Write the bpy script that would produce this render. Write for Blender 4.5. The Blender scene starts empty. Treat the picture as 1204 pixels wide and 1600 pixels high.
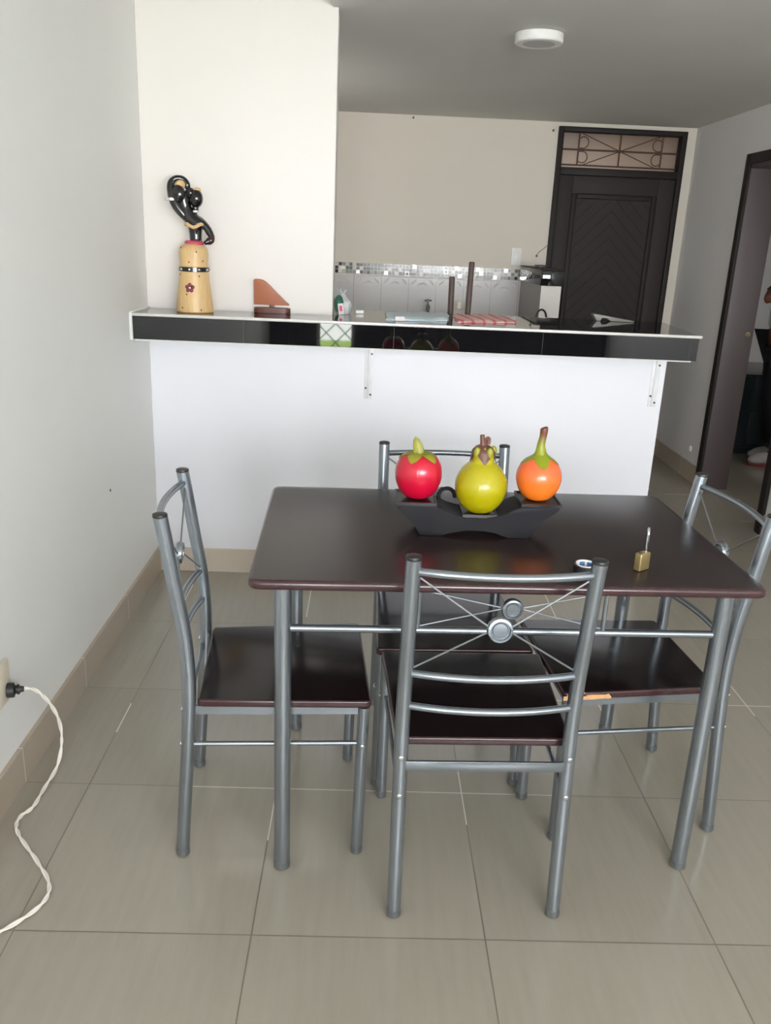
import bpy, bmesh, math, random
from mathutils import Vector, Matrix
random.seed(7)
SC = bpy.context.scene
COL = SC.collection
PI = math.pi

# ------------------------------------------------------------------ materials
def lin(c):
    c = c / 255.0
    return c / 12.92 if c <= 0.04045 else ((c + 0.055) / 1.055) ** 2.4
def rgb(r, g, b): return (lin(r), lin(g), lin(b), 1.0)

class NT:
    def __init__(self, name):
        self.m = bpy.data.materials.new(name); self.m.use_nodes = True
        self.t = self.m.node_tree; self.n = self.t.nodes
        self.b = self.n['Principled BSDF']; self.out = self.n['Material Output']
    def new(self, kind, **kw):
        n = self.n.new(kind)
        for k, v in kw.items(): setattr(n, k, v)
        return n
    def link(self, a, b): self.t.links.new(a, b)
    def math(self, op, a, b=None, c=None):
        n = self.new('ShaderNodeMath', operation=op)
        for i, v in enumerate((a, b, c)):
            if v is None: continue
            if isinstance(v, (int, float)): n.inputs[i].default_value = v
            else: self.link(v, n.inputs[i])
        return n.outputs[0]
    def mix(self, fac, a, b):
        n = self.new('ShaderNodeMix', data_type='RGBA')
        for sock, v in ((n.inputs[0], fac), (n.inputs[6], a), (n.inputs[7], b)):
            if isinstance(v, (int, float, tuple)): sock.default_value = v
            else: self.link(v, sock)
        return n.outputs[2]
    def coords(self, which='Object'):
        return self.new('ShaderNodeTexCoord').outputs[which]
    def noise(self, vec, scale, detail=3, rough=.5):
        n = self.new('ShaderNodeTexNoise'); n.inputs['Scale'].default_value = scale
        n.inputs['Detail'].default_value = detail; n.inputs['Roughness'].default_value = rough
        if vec is not None: self.link(vec, n.inputs['Vector'])
        return n.outputs['Fac']
    def bump(self, h, strength, dist=.002):
        n = self.new('ShaderNodeBump'); n.inputs['Strength'].default_value = strength
        n.inputs['Distance'].default_value = dist
        self.link(h, n.inputs['Height']); self.link(n.outputs[0], self.b.inputs['Normal'])

def mat(name, col, rough=.5, metal=0.0, var=.12, scale=30, bump=0.0, spec=.5, coat=0.0, stretch=None):
    """principled surface with a little procedural variation"""
    k = NT(name)
    v = k.coords()
    if stretch:
        mp = k.new('ShaderNodeMapping'); mp.inputs['Scale'].default_value = stretch
        k.link(v, mp.inputs['Vector']); v = mp.outputs[0]
    f = k.noise(v, scale)
    d = tuple(c * (1 - var) for c in col[:3]) + (1,)
    l = tuple(min(1, c * (1 + var)) for c in col[:3]) + (1,)
    k.link(k.mix(f, d, l), k.b.inputs['Base Color'])
    k.b.inputs['Roughness'].default_value = rough
    k.b.inputs['Metallic'].default_value = metal
    k.b.inputs['Specular IOR Level'].default_value = spec
    k.b.inputs['Coat Weight'].default_value = coat
    if bump: k.bump(f, bump)
    return k.m

M = {}
M['wall'] = mat('white_paint', rgb(232, 227, 221), .55, var=.02, scale=6, bump=.05)
M['highlight_white'] = mat('tile_highlight_white', rgb(226, 224, 222), .12, spec=.7)  # whiter than the wall tiles: highlights on the relief put into the colour
M['wall_cool'] = mat('cool_white_paint', rgb(235, 236, 242), .5, var=.015, scale=6, bump=.05)
M['end_grey'] = mat('grey_ground_end_shade', rgb(128, 126, 122), .4)  # ground grey; on the low end wall it stands in for shade
M['wall_warm'] = mat('cream_paint', rgb(214, 206, 192), .6, var=.02, scale=6, bump=.05)
M['wall_side'] = mat('pale_grey_paint', rgb(224, 224, 220), .6, var=.02, scale=5, bump=.05)
M['wall_right'] = mat('grey_paint', rgb(216, 215, 215), .6, var=.02, scale=5, bump=.05)
M['ceil'] = mat('ceiling_paint', rgb(204, 203, 198), .8, var=.05, scale=3, bump=.05)
M['steel'] = mat('silver_lacquer', rgb(146, 154, 161), .27, metal=.88, var=.06, scale=25)
M['steel_dark'] = mat('dull_silver', rgb(120, 124, 126), .4, metal=.7, var=.08)
M['cap'] = mat('black_plastic', rgb(28, 28, 29), .4)
M['wenge'] = mat('dark_wenge', rgb(36, 26, 26), .27, var=.25, scale=6, stretch=(3, 60, 60), spec=.5)
M['wenge_seat'] = mat('seat_wenge', rgb(22, 15, 16), .17, var=.25, scale=6, stretch=(60, 3, 60), spec=.25)
M['wenge_edge'] = mat('reddish_edge_band', rgb(52, 29, 31), .22, var=.3, scale=40, spec=.6)
M['raw'] = mat('bare_chipboard', rgb(196, 146, 96), .8, var=.3, scale=120)
M['door'] = mat('dark_door_wood', rgb(45, 40, 38), .6, var=.12, scale=8, stretch=(40, 40, 2), spec=.2)
M['frame'] = mat('dark_frame_wood', rgb(33, 28, 27), .55, var=.15, scale=8, stretch=(40, 40, 2), spec=.2)
M['frame2'] = mat('brown_jamb_wood', rgb(70, 60, 60), .5, var=.12, scale=8, stretch=(40, 40, 2))
M['bronze'] = mat('brown_iron', rgb(84, 68, 58), .5, metal=.3)
M['white_plastic'] = mat('white_plastic', rgb(236, 236, 232), .35)
M['white_metal'] = mat('white_enamel', rgb(226, 229, 230), .4)
M['diffuser'] = mat('grey_diffuser', rgb(178, 178, 180), .4)
M['ivory'] = mat('ivory_plastic', rgb(206, 196, 176), .4)
M['screw'] = mat('dark_screw', rgb(60, 58, 56), .4, metal=.6)
M['trim'] = mat('aluminium_trim', rgb(214, 212, 208), .3, metal=.25)
M['grout'] = mat('white_caulk', rgb(228, 230, 226), .7)
M['brass'] = mat('brass', rgb(160, 140, 94), .36, metal=.7, var=.1)
M['chrome'] = mat('chrome', rgb(225, 228, 232), .12, metal=1)
M['black_tape'] = mat('black_tape', rgb(22, 22, 24), .3)
M['card'] = mat('white_card', rgb(226, 220, 222), .7)
M['blue'] = mat('blue_print', rgb(70, 120, 168), .6)
M['red_fruit'] = mat('red_ceramic', rgb(188, 6, 42), .28, var=.12, scale=9, coat=.3)
M['green_fruit'] = mat('olive_ceramic', rgb(166, 156, 6), .3, var=.1, scale=9, coat=.2)
M['leaf'] = mat('olive_leaf', rgb(134, 134, 30), .45, var=.35, scale=60)
M['leaf_brown'] = mat('brown_leaf', rgb(96, 58, 44), .5, var=.3, scale=60)
M['holder'] = mat('charcoal_wood', rgb(22, 22, 26), .6, var=.12, scale=12, spec=.2)
M['tray'] = mat('black_tray', rgb(30, 24, 25), .22)
M['tan'] = mat('straw_ceramic', rgb(214, 178, 122), .4, var=.2, scale=10, stretch=(14, 14, 1), bump=.3)
M['black_gloss'] = mat('black_glaze', rgb(10, 9, 10), .12, coat=.6)
M['maroon'] = mat('maroon_paint', rgb(120, 36, 54), .45)
M['pink'] = mat('pink_paint', rgb(196, 66, 90), .4)
M['bead'] = mat('silver_bead', rgb(225, 225, 222), .25, metal=.5)
M['mauve'] = mat('brown_glaze', rgb(58, 34, 34), .2)
M['tan_wood'] = mat('carved_reddish_wood', rgb(164, 94, 62), .45, var=.2, scale=10, stretch=(8, 30, 30))
M['tan_wood2'] = mat('carved_brown_wood', rgb(92, 48, 36), .45, var=.2, scale=10)
M['pole'] = mat('dark_pole_wood', rgb(74, 58, 52), .5, var=.2, scale=20)
M['kitchen_top'] = mat('grey_worktop', rgb(120, 118, 116), .35)
M['cabinet'] = mat('white_cabinet', rgb(200, 198, 194), .5)
M['dresser'] = mat('dark_teal_lacquer', rgb(46, 56, 58), .4)
M['skin'] = mat('brown_skin', rgb(120, 74, 54), .5, var=.1)
M['hair'] = mat('black_hair', rgb(18, 15, 14), .5)
M['shirt'] = mat('white_shirt', rgb(214, 214, 222), .8)
M['trouser'] = mat('navy_trousers', rgb(20, 22, 30), .85)
M['shoe'] = mat('grey_canvas', rgb(178, 172, 172), .7)
M['sole'] = mat('red_sole', rgb(120, 50, 54), .6)
M['lace'] = mat('black_lace', rgb(30, 28, 30), .6)
M['cable'] = mat('white_cable', rgb(236, 230, 220), .45)
M['backlit_dark'] = mat('backlit_wall_shade', rgb(72, 67, 63), .7)  # dark tone stands in for the shade of the backlit wall
M['reflector'] = mat('white_reflector', rgb(235, 236, 240), .8)
M['lawn'] = mat('lawn_grass', rgb(120, 150, 50), .9, var=.4, scale=20)
M['patch_green'] = mat('green_print', rgb(40, 92, 74), .4, var=.5, scale=60)
M['towel_blue'] = mat('blue_cloth', rgb(200, 215, 222), .9, var=.2, scale=70, bump=.4)
M['grey_sheet'] = mat('grey_plastic', rgb(122, 120, 114), .4)
M['eye'] = mat('eye_white', rgb(230, 226, 220), .3)

def floor_material():
    k = NT('glazed_floor_tile')
    c = k.coords(); s = k.new('ShaderNodeSeparateXYZ'); k.link(c, s.inputs[0])
    def edge(sock, off):
        a = k.math('SUBTRACT', sock, off); a = k.math('DIVIDE', a, .5)
        a = k.math('ABSOLUTE', k.math('SUBTRACT', k.math('FRACT', a), .5))
        return k.math('SUBTRACT', .5, a)          # 0 on a joint
    d = k.math('MINIMUM', edge(s.outputs[0], .1801), edge(s.outputs[1], -2.026))
    g = k.math('LESS_THAN', d, .0030)
    def cell(sock, off):
        return k.math('FLOOR', k.math('DIVIDE', k.math('SUBTRACT', sock, off), .5))
    cv = k.new('ShaderNodeCombineXYZ'); k.link(cell(s.outputs[0], .1801), cv.inputs[0]); k.link(cell(s.outputs[1], -2.026), cv.inputs[1])
    wn = k.new('ShaderNodeTexWhiteNoise', noise_dimensions='2D'); k.link(cv.outputs[0], wn.inputs['Vector'])
    mp = k.new('ShaderNodeMapping'); mp.inputs['Scale'].default_value = (18, 1.6, 1); k.link(c, mp.inputs['Vector'])
    n = k.noise(mp.outputs[0], 3, 5, .6)
    t = k.math('ADD', k.math('MULTIPLY', n, .75), k.math('MULTIPLY', wn.outputs['Value'], .25))
    base = k.mix(t, rgb(139, 132, 118), rgb(158, 151, 137))
    gn = k.math('GREATER_THAN', k.noise(c, 1.7, 1), .60)
    joint = k.mix(gn, rgb(104, 96, 85), rgb(206, 198, 182))
    k.link(k.mix(g, base, joint), k.b.inputs['Base Color'])
    k.link(k.math('ADD', k.math('MULTIPLY', g, .4), .13), k.b.inputs['Roughness'])
    k.b.inputs['Specular IOR Level'].default_value = .6
    k.bump(k.math('SUBTRACT', 1.0, g), .25, .001)
    return k.m
M['floor'] = floor_material()

def skirting_material():
    k = NT('beige_skirting_tile')
    c = k.coords(); s = k.new('ShaderNodeSeparateXYZ'); k.link(c, s.inputs[0])
    u = k.math('ADD', k.math('SUBTRACT', s.outputs[0], .1801), k.math('ADD', s.outputs[1], 2.026))
    a = k.math('ABSOLUTE', k.math('SUBTRACT', k.math('FRACT', k.math('DIVIDE', k.math('ADD', s.outputs[1], 2.026), .5)), .5))
    g = k.math('GREATER_THAN', a, .496)
    n = k.noise(c, 5, 4)
    k.link(k.mix(g, k.mix(n, rgb(158, 145, 127), rgb(176, 163, 145)), rgb(218, 212, 200)), k.b.inputs['Base Color'])
    k.b.inputs['Roughness'].default_value = .35
    return k.m
M['skirt'] = skirting_material()

M['skirt_lit'] = mat('lit_beige_skirting_tile', rgb(196, 184, 168), .35, var=.06, scale=6)  # lighter copy of the skirting tile, window light put into the colour
def bar_tile_material():
    k = NT('polished_black_tile')
    c = k.coords(); s = k.new('ShaderNodeSeparateXYZ'); k.link(c, s.inputs[0])
    a = k.math('ABSOLUTE', k.math('SUBTRACT', k.math('FRACT', k.math('DIVIDE', k.math('SUBTRACT', s.outputs[0], .42), .56)), .5))
    g = k.math('GREATER_THAN', a, .4985)
    n = k.noise(c, 8, 4)
    k.link(k.mix(g, k.mix(n, rgb(8, 8, 10), rgb(15, 15, 18)), rgb(70, 68, 66)), k.b.inputs['Base Color'])
    k.b.inputs['Roughness'].default_value = .025
    k.b.inputs['Specular IOR Level'].default_value = .6
    k.b.inputs['IOR'].default_value = 1.5
    return k.m
M['bar'] = bar_tile_material()

def mosaic_material():
    k = NT('glass_mosaic')
    c = k.coords(); s = k.new('ShaderNodeSeparateXYZ'); k.link(c, s.inputs[0])
    P = .0245
    u = k.math('DIVIDE', s.outputs[0], P); v = k.math('DIVIDE', k.math('SUBTRACT', s.outputs[2], 1.19), P)
    cv = k.new('ShaderNodeCombineXYZ'); k.link(k.math('FLOOR', u), cv.inputs[0]); k.link(k.math('FLOOR', v), cv.inputs[1])
    wn = k.new('ShaderNodeTexWhiteNoise', noise_dimensions='2D'); k.link(cv.outputs[0], wn.inputs['Vector'])
    r = k.new('ShaderNodeValToRGB'); r.color_ramp.interpolation = 'CONSTANT'
    e = r.color_ramp.elements
    e[0].position = 0; e[0].color = rgb(18, 19, 20)
    e[1].position = .30; e[1].color = rgb(88, 98, 93)
    for p, cc in ((.48, rgb(200, 196, 188)), (.60, rgb(132, 140, 134)), (.76, rgb(46, 50, 48)), (.90, rgb(228, 222, 214))):
        x = e.new(p); x.color = cc
    k.link(wn.outputs['Value'], r.inputs[0])
    def ed(q):
        return k.math('SUBTRACT', .5, k.math('ABSOLUTE', k.math('SUBTRACT', k.math('FRACT', q), .5)))
    g = k.math('LESS_THAN', k.math('MINIMUM', ed(u), ed(v)), .07)
    k.link(k.mix(g, r.outputs[0], rgb(190, 184, 174)), k.b.inputs['Base Color'])
    k.b.inputs['Roughness'].default_value = .15
    k.link(k.math('MULTIPLY', k.math('GREATER_THAN', wn.outputs['Value'], .9), .6), k.b.inputs['Metallic'])
    return k.m
M['mosaic'] = mosaic_material()

def wall_tile_material():
    k = NT('white_wall_tile')
    c = k.coords(); s = k.new('ShaderNodeSeparateXYZ'); k.link(c, s.inputs[0])
    a = k.math('ABSOLUTE', k.math('SUBTRACT', k.math('FRACT', k.math('DIVIDE', k.math('SUBTRACT', s.outputs[0], .77), .192)), .5))
    b = k.math('ABSOLUTE', k.math('SUBTRACT', k.math('FRACT', k.math('DIVIDE', k.math('SUBTRACT', s.outputs[2], 1.19), .3)), .5))
    g = k.math('GREATER_THAN', k.math('MAXIMUM', a, b), .492)
    n = k.noise(c, 4, 2)
    k.link(k.mix(g, k.mix(n, rgb(196, 194, 192), rgb(206, 204, 202)), rgb(150, 144, 138)), k.b.inputs['Base Color'])
    k.b.inputs['Roughness'].default_value = .2
    return k.m
M['walltile'] = wall_tile_material()

def chevron_material():
    k = NT('chevron_door_panel')
    c = k.coords(); s = k.new('ShaderNodeSeparateXYZ'); k.link(c, s.inputs[0])
    x = k.math('ABSOLUTE', k.math('SUBTRACT', s.outputs[0], 2.522))
    u = k.math('DIVIDE', k.math('ADD', s.outputs[2], k.math('MULTIPLY', x, 1.0)), .088)
    d = k.math('SUBTRACT', .5, k.math('ABSOLUTE', k.math('SUBTRACT', k.math('FRACT', u), .5)))
    g = k.math('SMOOTH_MIN', k.math('DIVIDE', d, .09), 1.0, .2)
    k.link(k.mix(g, rgb(35, 31, 30), rgb(42, 38, 36)), k.b.inputs['Base Color'])
    k.b.inputs['Roughness'].default_value = .6; k.b.inputs['Specular IOR Level'].default_value = .2
    k.bump(g, .35, .004)
    return k.m
M['chevron'] = chevron_material()

def frosted_material():
    k = NT('frosted_glass')
    tr = k.new('ShaderNodeBsdfTranslucent'); n = k.noise(k.coords(), 2, 2)
    k.link(k.mix(n, rgb(214, 200, 190), rgb(228, 216, 208)), tr.inputs[0])
    gl = k.new('ShaderNodeBsdfGlossy'); gl.inputs['Roughness'].default_value = .3
    mx = k.new('ShaderNodeMixShader'); mx.inputs[0].default_value = .08
    k.link(tr.outputs[0], mx.inputs[1]); k.link(gl.outputs[0], mx.inputs[2]); k.link(mx.outputs[0], k.out.inputs[0])
    return k.m
M['frosted'] = frosted_material()

def bag_material():
    k = NT('clear_polythene')
    k.b.inputs['Base Color'].default_value = rgb(226, 230, 230)
    k.b.inputs['Roughness'].default_value = .15
    k.b.inputs['Alpha'].default_value = .62
    k.bump(k.noise(k.coords(), 45, 3), .8, .004)
    return k.m
M['bag'] = bag_material()

def orange_material():
    k = NT('orange_ceramic')
    c = k.coords(); s = k.new('ShaderNodeSeparateXYZ'); k.link(c, s.inputs[0])
    f = k.math('MULTIPLY', k.math('SUBTRACT', s.outputs[2], .83), 9.0)
    f = k.math('ADD', f, k.math('MULTIPLY', k.noise(c, 14), .3)); f = k.math('MINIMUM', k.math('MAXIMUM', f, 0.0), 1.0)
    k.link(k.mix(f, rgb(240, 126, 8), rgb(232, 96, 48)), k.b.inputs['Base Color'])
    k.b.inputs['Roughness'].default_value = .3; k.b.inputs['Coat Weight'].default_value = .25
    return k.m
M['orange'] = orange_material()

def stem_material(name, z0, z1, a, b):
    k = NT(name)
    c = k.coords(); s = k.new('ShaderNodeSeparateXYZ'); k.link(c, s.inputs[0])
    f = k.math('DIVIDE', k.math('SUBTRACT', s.outputs[2], z0), z1 - z0)
    f = k.math('ADD', f, k.math('MULTIPLY', k.math('SUBTRACT', k.noise(c, 50), .5), .6))
    f = k.math('MINIMUM', k.math('MAXIMUM', f, 0.0), 1.0)
    k.link(k.mix(f, a, b), k.b.inputs['Base Color']); k.b.inputs['Roughness'].default_value = .4
    return k.m
M['stem'] = stem_material('olive_stem_brown_tip', .965, 1.0, rgb(132, 140, 12), rgb(104, 54, 34))
M['stem_cap'] = stem_material('brown_edged_cap', .905, .93, rgb(150, 74, 30), rgb(128, 138, 20))

def check_material(name, base, stripe, px, py):
    k = NT(name)
    c = k.coords(); s = k.new('ShaderNodeSeparateXYZ'); k.link(c, s.inputs[0])
    a = k.math('GREATER_THAN', k.math('FRACT', k.math('DIVIDE', k.math('ADD', s.outputs[0], k.math('MULTIPLY', s.outputs[1], .12)), px)), .72)
    b = k.math('GREATER_THAN', k.math('FRACT', k.math('DIVIDE', s.outputs[1], py)), .72)
    f = k.math('MINIMUM', k.math('ADD', k.math('MULTIPLY', a, .85), k.math('MULTIPLY', b, .45)), 1.0)
    k.link(k.mix(f, base, stripe), k.b.inputs['Base Color'])
    k.b.inputs['Roughness'].default_value = .9; k.bump(k.noise(c, 200), .4, .002)
    return k.m
M['towel_pink'] = check_material('pink_check_cloth', rgb(232, 192, 182), rgb(214, 92, 116), .046, .05)

# ------------------------------------------------------------------ mesh helpers
def link(name, bm, m, parent=None, smooth=35):
    bmesh.ops.recalc_face_normals(bm, faces=bm.faces)
    me = bpy.data.meshes.new(name); bm.to_mesh(me); bm.free()
    for mm in (m if isinstance(m, (list, tuple)) else [m]): me.materials.append(M[mm])
    if smooth:
        for p in me.polygons: p.use_smooth = True
        me.set_sharp_from_angle(angle=math.radians(smooth))
    o = bpy.data.objects.new(name, me); COL.objects.link(o)
    if parent is not None: o.parent = parent
    return o
def tag(o, label, cat, group=None):
    o['label'] = label; o['category'] = cat
    if group: o['group'] = group
    return o
def thing(name, label, cat, loc=(0, 0, 0), rz=0, group=None):
    o = bpy.data.objects.new(name, None); COL.objects.link(o)
    o.empty_display_size = .05; o.location = loc; o.rotation_euler = (0, 0, rz)
    return tag(o, label, cat, group)
def struct(o):
    o['kind'] = 'structure'; return o

def box(bm, x0, x1, y0, y1, z0, z1, bev=0, seg=2, mi=0):
    vs = [bm.verts.new((x, y, z)) for z in (z0, z1) for y in (y0, y1) for x in (x0, x1)]
    fs = [bm.faces.new([vs[i] for i in q]) for q in ((0, 2, 3, 1), (4, 5, 7, 6), (0, 1, 5, 4), (1, 3, 7, 5), (3, 2, 6, 7), (2, 0, 4, 6))]
    for f in fs: f.material_index = mi
    if bev:
        es = list({e for f in fs for e in f.edges})
        bmesh.ops.bevel(bm, geom=es, offset=bev, segments=seg, affect='EDGES', profile=.5)
    return bm
def B(*a, **k): return box(bmesh.new(), *a, **k)

def prism(bm, pts, axis, a, b, mi=0, bev=0):
    """extrude polygon pts (2D) along axis between a and b"""
    def P(p, t):
        return {'x': (t, p[0], p[1]), 'y': (p[0], t, p[1]), 'z': (p[0], p[1], t)}[axis]
    v0 = [bm.verts.new(P(p, a)) for p in pts]; v1 = [bm.verts.new(P(p, b)) for p in pts]
    n = len(pts); fs = [bm.faces.new(v0), bm.faces.new(v1[::-1])]
    for i in range(n): fs.append(bm.faces.new((v0[i], v0[(i + 1) % n], v1[(i + 1) % n], v1[i])))
    for f in fs: f.material_index = mi
    if bev:
        es = [e for f in fs[:2] for e in f.edges]
        bmesh.ops.bevel(bm, geom=es, offset=bev, segments=2, affect='EDGES', profile=.5)
    return bm

def catmull(pts, n=6):
    pts = [Vector(p) for p in pts]; out = []
    for i in range(len(pts) - 1):
        p0 = pts[max(i - 1, 0)]; p1 = pts[i]; p2 = pts[i + 1]; p3 = pts[min(i + 2, len(pts) - 1)]
        for j in range(n):
            t = j / n
            out.append(.5 * ((2 * p1) + (p2 - p0) * t + (2 * p0 - 5 * p1 + 4 * p2 - p3) * t * t + (3 * p1 - p0 - 3 * p2 + p3) * t ** 3))
    out.append(pts[-1]); return out

def tube(bm, pts, r, seg=14, cap=True, mi=0, flat=1.0):
    pts = [Vector(p) for p in pts]
    rs = r if isinstance(r, (list, tuple)) else [r] * len(pts)
    t0 = (pts[1] - pts[0]).normalized()
    ref = Vector((0, 0, 1)) if abs(t0.z) < .9 else Vector((0, 1, 0))
    u = t0.cross(ref).normalized(); rings = []
    for i, p in enumerate(pts):
        t = (pts[min(i + 1, len(pts) - 1)] - pts[max(i - 1, 0)]).normalized()
        u = (u - t * u.dot(t)).normalized(); v = t.cross(u)
        rings.append([bm.verts.new(p + (u * math.cos(2 * PI * k / seg) + v * math.sin(2 * PI * k / seg) * flat) * rs[i]) for k in range(seg)])
    for a, b in zip(rings, rings[1:]):
        for k in range(seg):
            f = bm.faces.new((a[k], a[(k + 1) % seg], b[(k + 1) % seg], b[k])); f.material_index = mi
    if cap:
        for rg in (rings[0][::-1], rings[-1]): f = bm.faces.new(rg); f.material_index = mi
    return bm
def T(*a, **k): return tube(bmesh.new(), *a, **k)

def lathe(bm, prof, c=(0, 0, 0), seg=32, sx=1, sy=1, mi=0, lean=(0, 0)):
    rings = []
    z0 = prof[0][1]
    for r, z in prof:
        cx = c[0] + lean[0] * (z - z0); cy = c[1] + lean[1] * (z - z0)
        if r < 1e-5: rings.append([bm.verts.new((cx, cy, c[2] + z))])
        else: rings.append([bm.verts.new((cx + r * sx * math.cos(2 * PI * k / seg), cy + r * sy * math.sin(2 * PI * k / seg), c[2] + z)) for k in range(seg)])
    for a, b in zip(rings, rings[1:]):
        for k in range(seg):
            q = (k + 1) % seg
            if len(a) == 1 and len(b) == 1: continue
            if len(a) == 1: f = bm.faces.new((a[0], b[q], b[k]))
            elif len(b) == 1: f = bm.faces.new((a[k], a[q], b[0]))
            else: f = bm.faces.new((a[k], a[q], b[q], b[k]))
            f.material_index = mi
    for rg in (rings[0], rings[-1]):
        if len(rg) > 1: f = bm.faces.new(rg); f.material_index = mi
    return bm

def ellipsoid(bm, c, r, u=20, v=14, rot=None):
    mtx = Matrix.Translation(c)
    if rot: mtx = mtx @ rot
    bmesh.ops.create_uvsphere(bm, u_segments=u, v_segments=v, radius=1, matrix=mtx @ Matrix.Diagonal((r[0], r[1], r[2], 1)))
    return bm
def disc(bm, c, axis, r, h, seg=20, bev=0):
    rot = Vector((0, 0, 1)).rotation_difference(Vector(axis)).to_matrix().to_4x4()
    res = bmesh.ops.create_cone(bm, cap_ends=True, segments=seg, radius1=r, radius2=r, depth=h, matrix=Matrix.Translation(c) @ rot)
    if bev:
        es = list({e for v in res['verts'] for e in v.link_edges if any(len(f.verts) > 4 for f in e.link_faces)})
        bmesh.ops.bevel(bm, geom=es, offset=bev, segments=2, affect='EDGES', profile=.5)
    return bm
def medallion(bm, c, axis, r, h):
    """round boss with raised rim and domed centre"""
    rot = Matrix.Translation(c) @ Vector((0, 0, 1)).rotation_difference(Vector(axis)).to_matrix().to_4x4()
    half = [(r * .0, .42), (r * .55, .38), (r * .62, .25), (r * .70, .25), (r * .76, .5), (r * .92, .45), (r, .2)]
    prof = [(a, -z * h) for a, z in half] + [(a, z * h) for a, z in half[::-1]]
    lathe(bm, prof, seg=26)
    bmesh.ops.transform(bm, matrix=rot, verts=bm.verts)
    return bm

def slab(bm, outline, z0, z1, rad, mi_top=0, mi_side=1, seg=4):
    """flat board with rounded edge; outline = 2D polygon (ccw)"""
    n = len(outline)
    P = [Vector((p[0], p[1], 0)) for p in outline]
    def inset(d):
        out = []
        for i in range(n):
            a = (P[i] - P[i - 1]).normalized(); b = (P[(i + 1) % n] - P[i]).normalized()
            na = Vector((-a.y, a.x, 0)); nb = Vector((-b.y, b.x, 0)); m = (na + nb)
            out.append(P[i] + m * (d / max(1e-6, 1 + na.dot(nb))))
        return out
    loops = [(rad * (1 - math.cos(t)) , 1, t) for t in [PI / 2 * (1 - k / seg) for k in range(seg + 1)]]
    rings = []
    for k in range(seg + 1):
        t = PI / 2 * (1 - k / seg)                 # top -> side
        rings.append((rad * (1 - math.cos(t)), z1 - rad * (1 - math.sin(t))))
    for k in range(seg + 1):
        t = PI / 2 * k / seg
        rings.append((rad * (1 - math.cos(t)), z0 + rad * (1 - math.sin(t))))
    vr = [[bm.verts.new((p.x, p.y, z)) for p in inset(d)] for d, z in rings]
    f = bm.faces.new(vr[0]); f.material_index = mi_top
    f = bm.faces.new(vr[-1][::-1]); f.material_index = mi_top
    for a, b in zip(vr, vr[1:]):
        for i in range(n):
            f = bm.faces.new((a[i], b[i], b[(i + 1) % n], a[(i + 1) % n])); f.material_index = mi_side
    return bm
def rounded(pts, r, seg=5):
    out = []; n = len(pts)
    for i in range(n):
        p = Vector(pts[i]); a = (Vector(pts[i - 1]) - p).normalized(); b = (Vector(pts[(i + 1) % n]) - p).normalized()
        for k in range(seg + 1):
            t = k / seg
            q0 = p + a * r * (1 - t); q1 = p + b * r * t
            out.append((q0 * (1 - t) + q1 * t)[:])
    return out

def skin_mesh(name, joints, edges, m, parent=None, sub=2, root=0):
    me = bpy.data.meshes.new(name)
    me.from_pydata([j[0] for j in joints], edges, [])
    o = bpy.data.objects.new(name, me); COL.objects.link(o)
    md = o.modifiers.new('Skin', 'SKIN'); md.use_smooth_shade = True
    for i, j in enumerate(joints):
        r = j[1]; me.skin_vertices[0].data[i].radius = (r, r) if not isinstance(r, tuple) else r
        me.skin_vertices[0].data[i].use_root = (i == root)
    s = o.modifiers.new('Sub', 'SUBSURF'); s.levels = sub; s.render_levels = sub
    dg = bpy.context.evaluated_depsgraph_get(); dg.update()
    ev = o.evaluated_get(dg); nm = bpy.data.meshes.new_from_object(ev)
    o.modifiers.clear(); o.data = nm; nm.name = name
    nm.materials.clear(); nm.materials.append(M[m])
    for p in nm.polygons: p.use_smooth = True
    if parent is not None: o.parent = parent
    return o

def copy_tree(o, parent=None):
    c = o.copy(); COL.objects.link(c)
    if parent is not None: c.parent = parent
    for ch in list(o.children): copy_tree(ch, c)
    return c

# ------------------------------------------------------------------ setting
K, R, CZ, YB = 2.605, 3.027, 2.2115, -4.7
XE = 5.0; YE = 3.3
DY0, DY1, DZ = .79, 1.65, 1.925      # side doorway
W2, WP = 2.1165, .7373

struct(link('floor', B(-.15, XE, YB - .15, YE, -.1, 0), 'floor', smooth=0))
CF2 = 2.36
b = bmesh.new(); box(b, -.15, R + .15, YB - .15, -.62, CF2, CF2 + .1); box(b, -.15, WP - .02, -.62, .1, CF2, CF2 + .1)
struct(link('ceiling', b, 'ceil', smooth=0))
b = bmesh.new(); box(b, WP - .02, R + .15, -.62, 4.45, CZ, CZ + .25); box(b, -.15, WP - .02, .1, 4.45, CZ, CZ + .25); box(b, R + .15, XE, -1.2, YE, CZ, CZ + .1)
struct(link('ceiling_kitchen', b, 'ceil', smooth=0))
# unseen landing outside the entry door, added to block sun and sky
struct(link('wall_landing_sun_block', B(1.0, R + .15, 4.3, 4.45, 0, CZ), 'wall_warm', smooth=0))
struct(link('wall_landing_left_sun_block', B(1.0, 1.1, K + .15, 4.3, 0, CZ), 'wall_warm', smooth=0))
struct(link('wall_landing_right_sun_block', B(R + .05, R + .15, K + .15, 4.3, 0, CZ), 'wall_warm', smooth=0))
struct(link('floor_landing', B(1.0, R + .15, K + .15, 4.45, -.1, -.001), 'kitchen_top', smooth=0))
struct(link('wall_left', B(-.15, 0, YB - .15, K + .15, 0, 2.36), 'wall_side', smooth=0))
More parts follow.
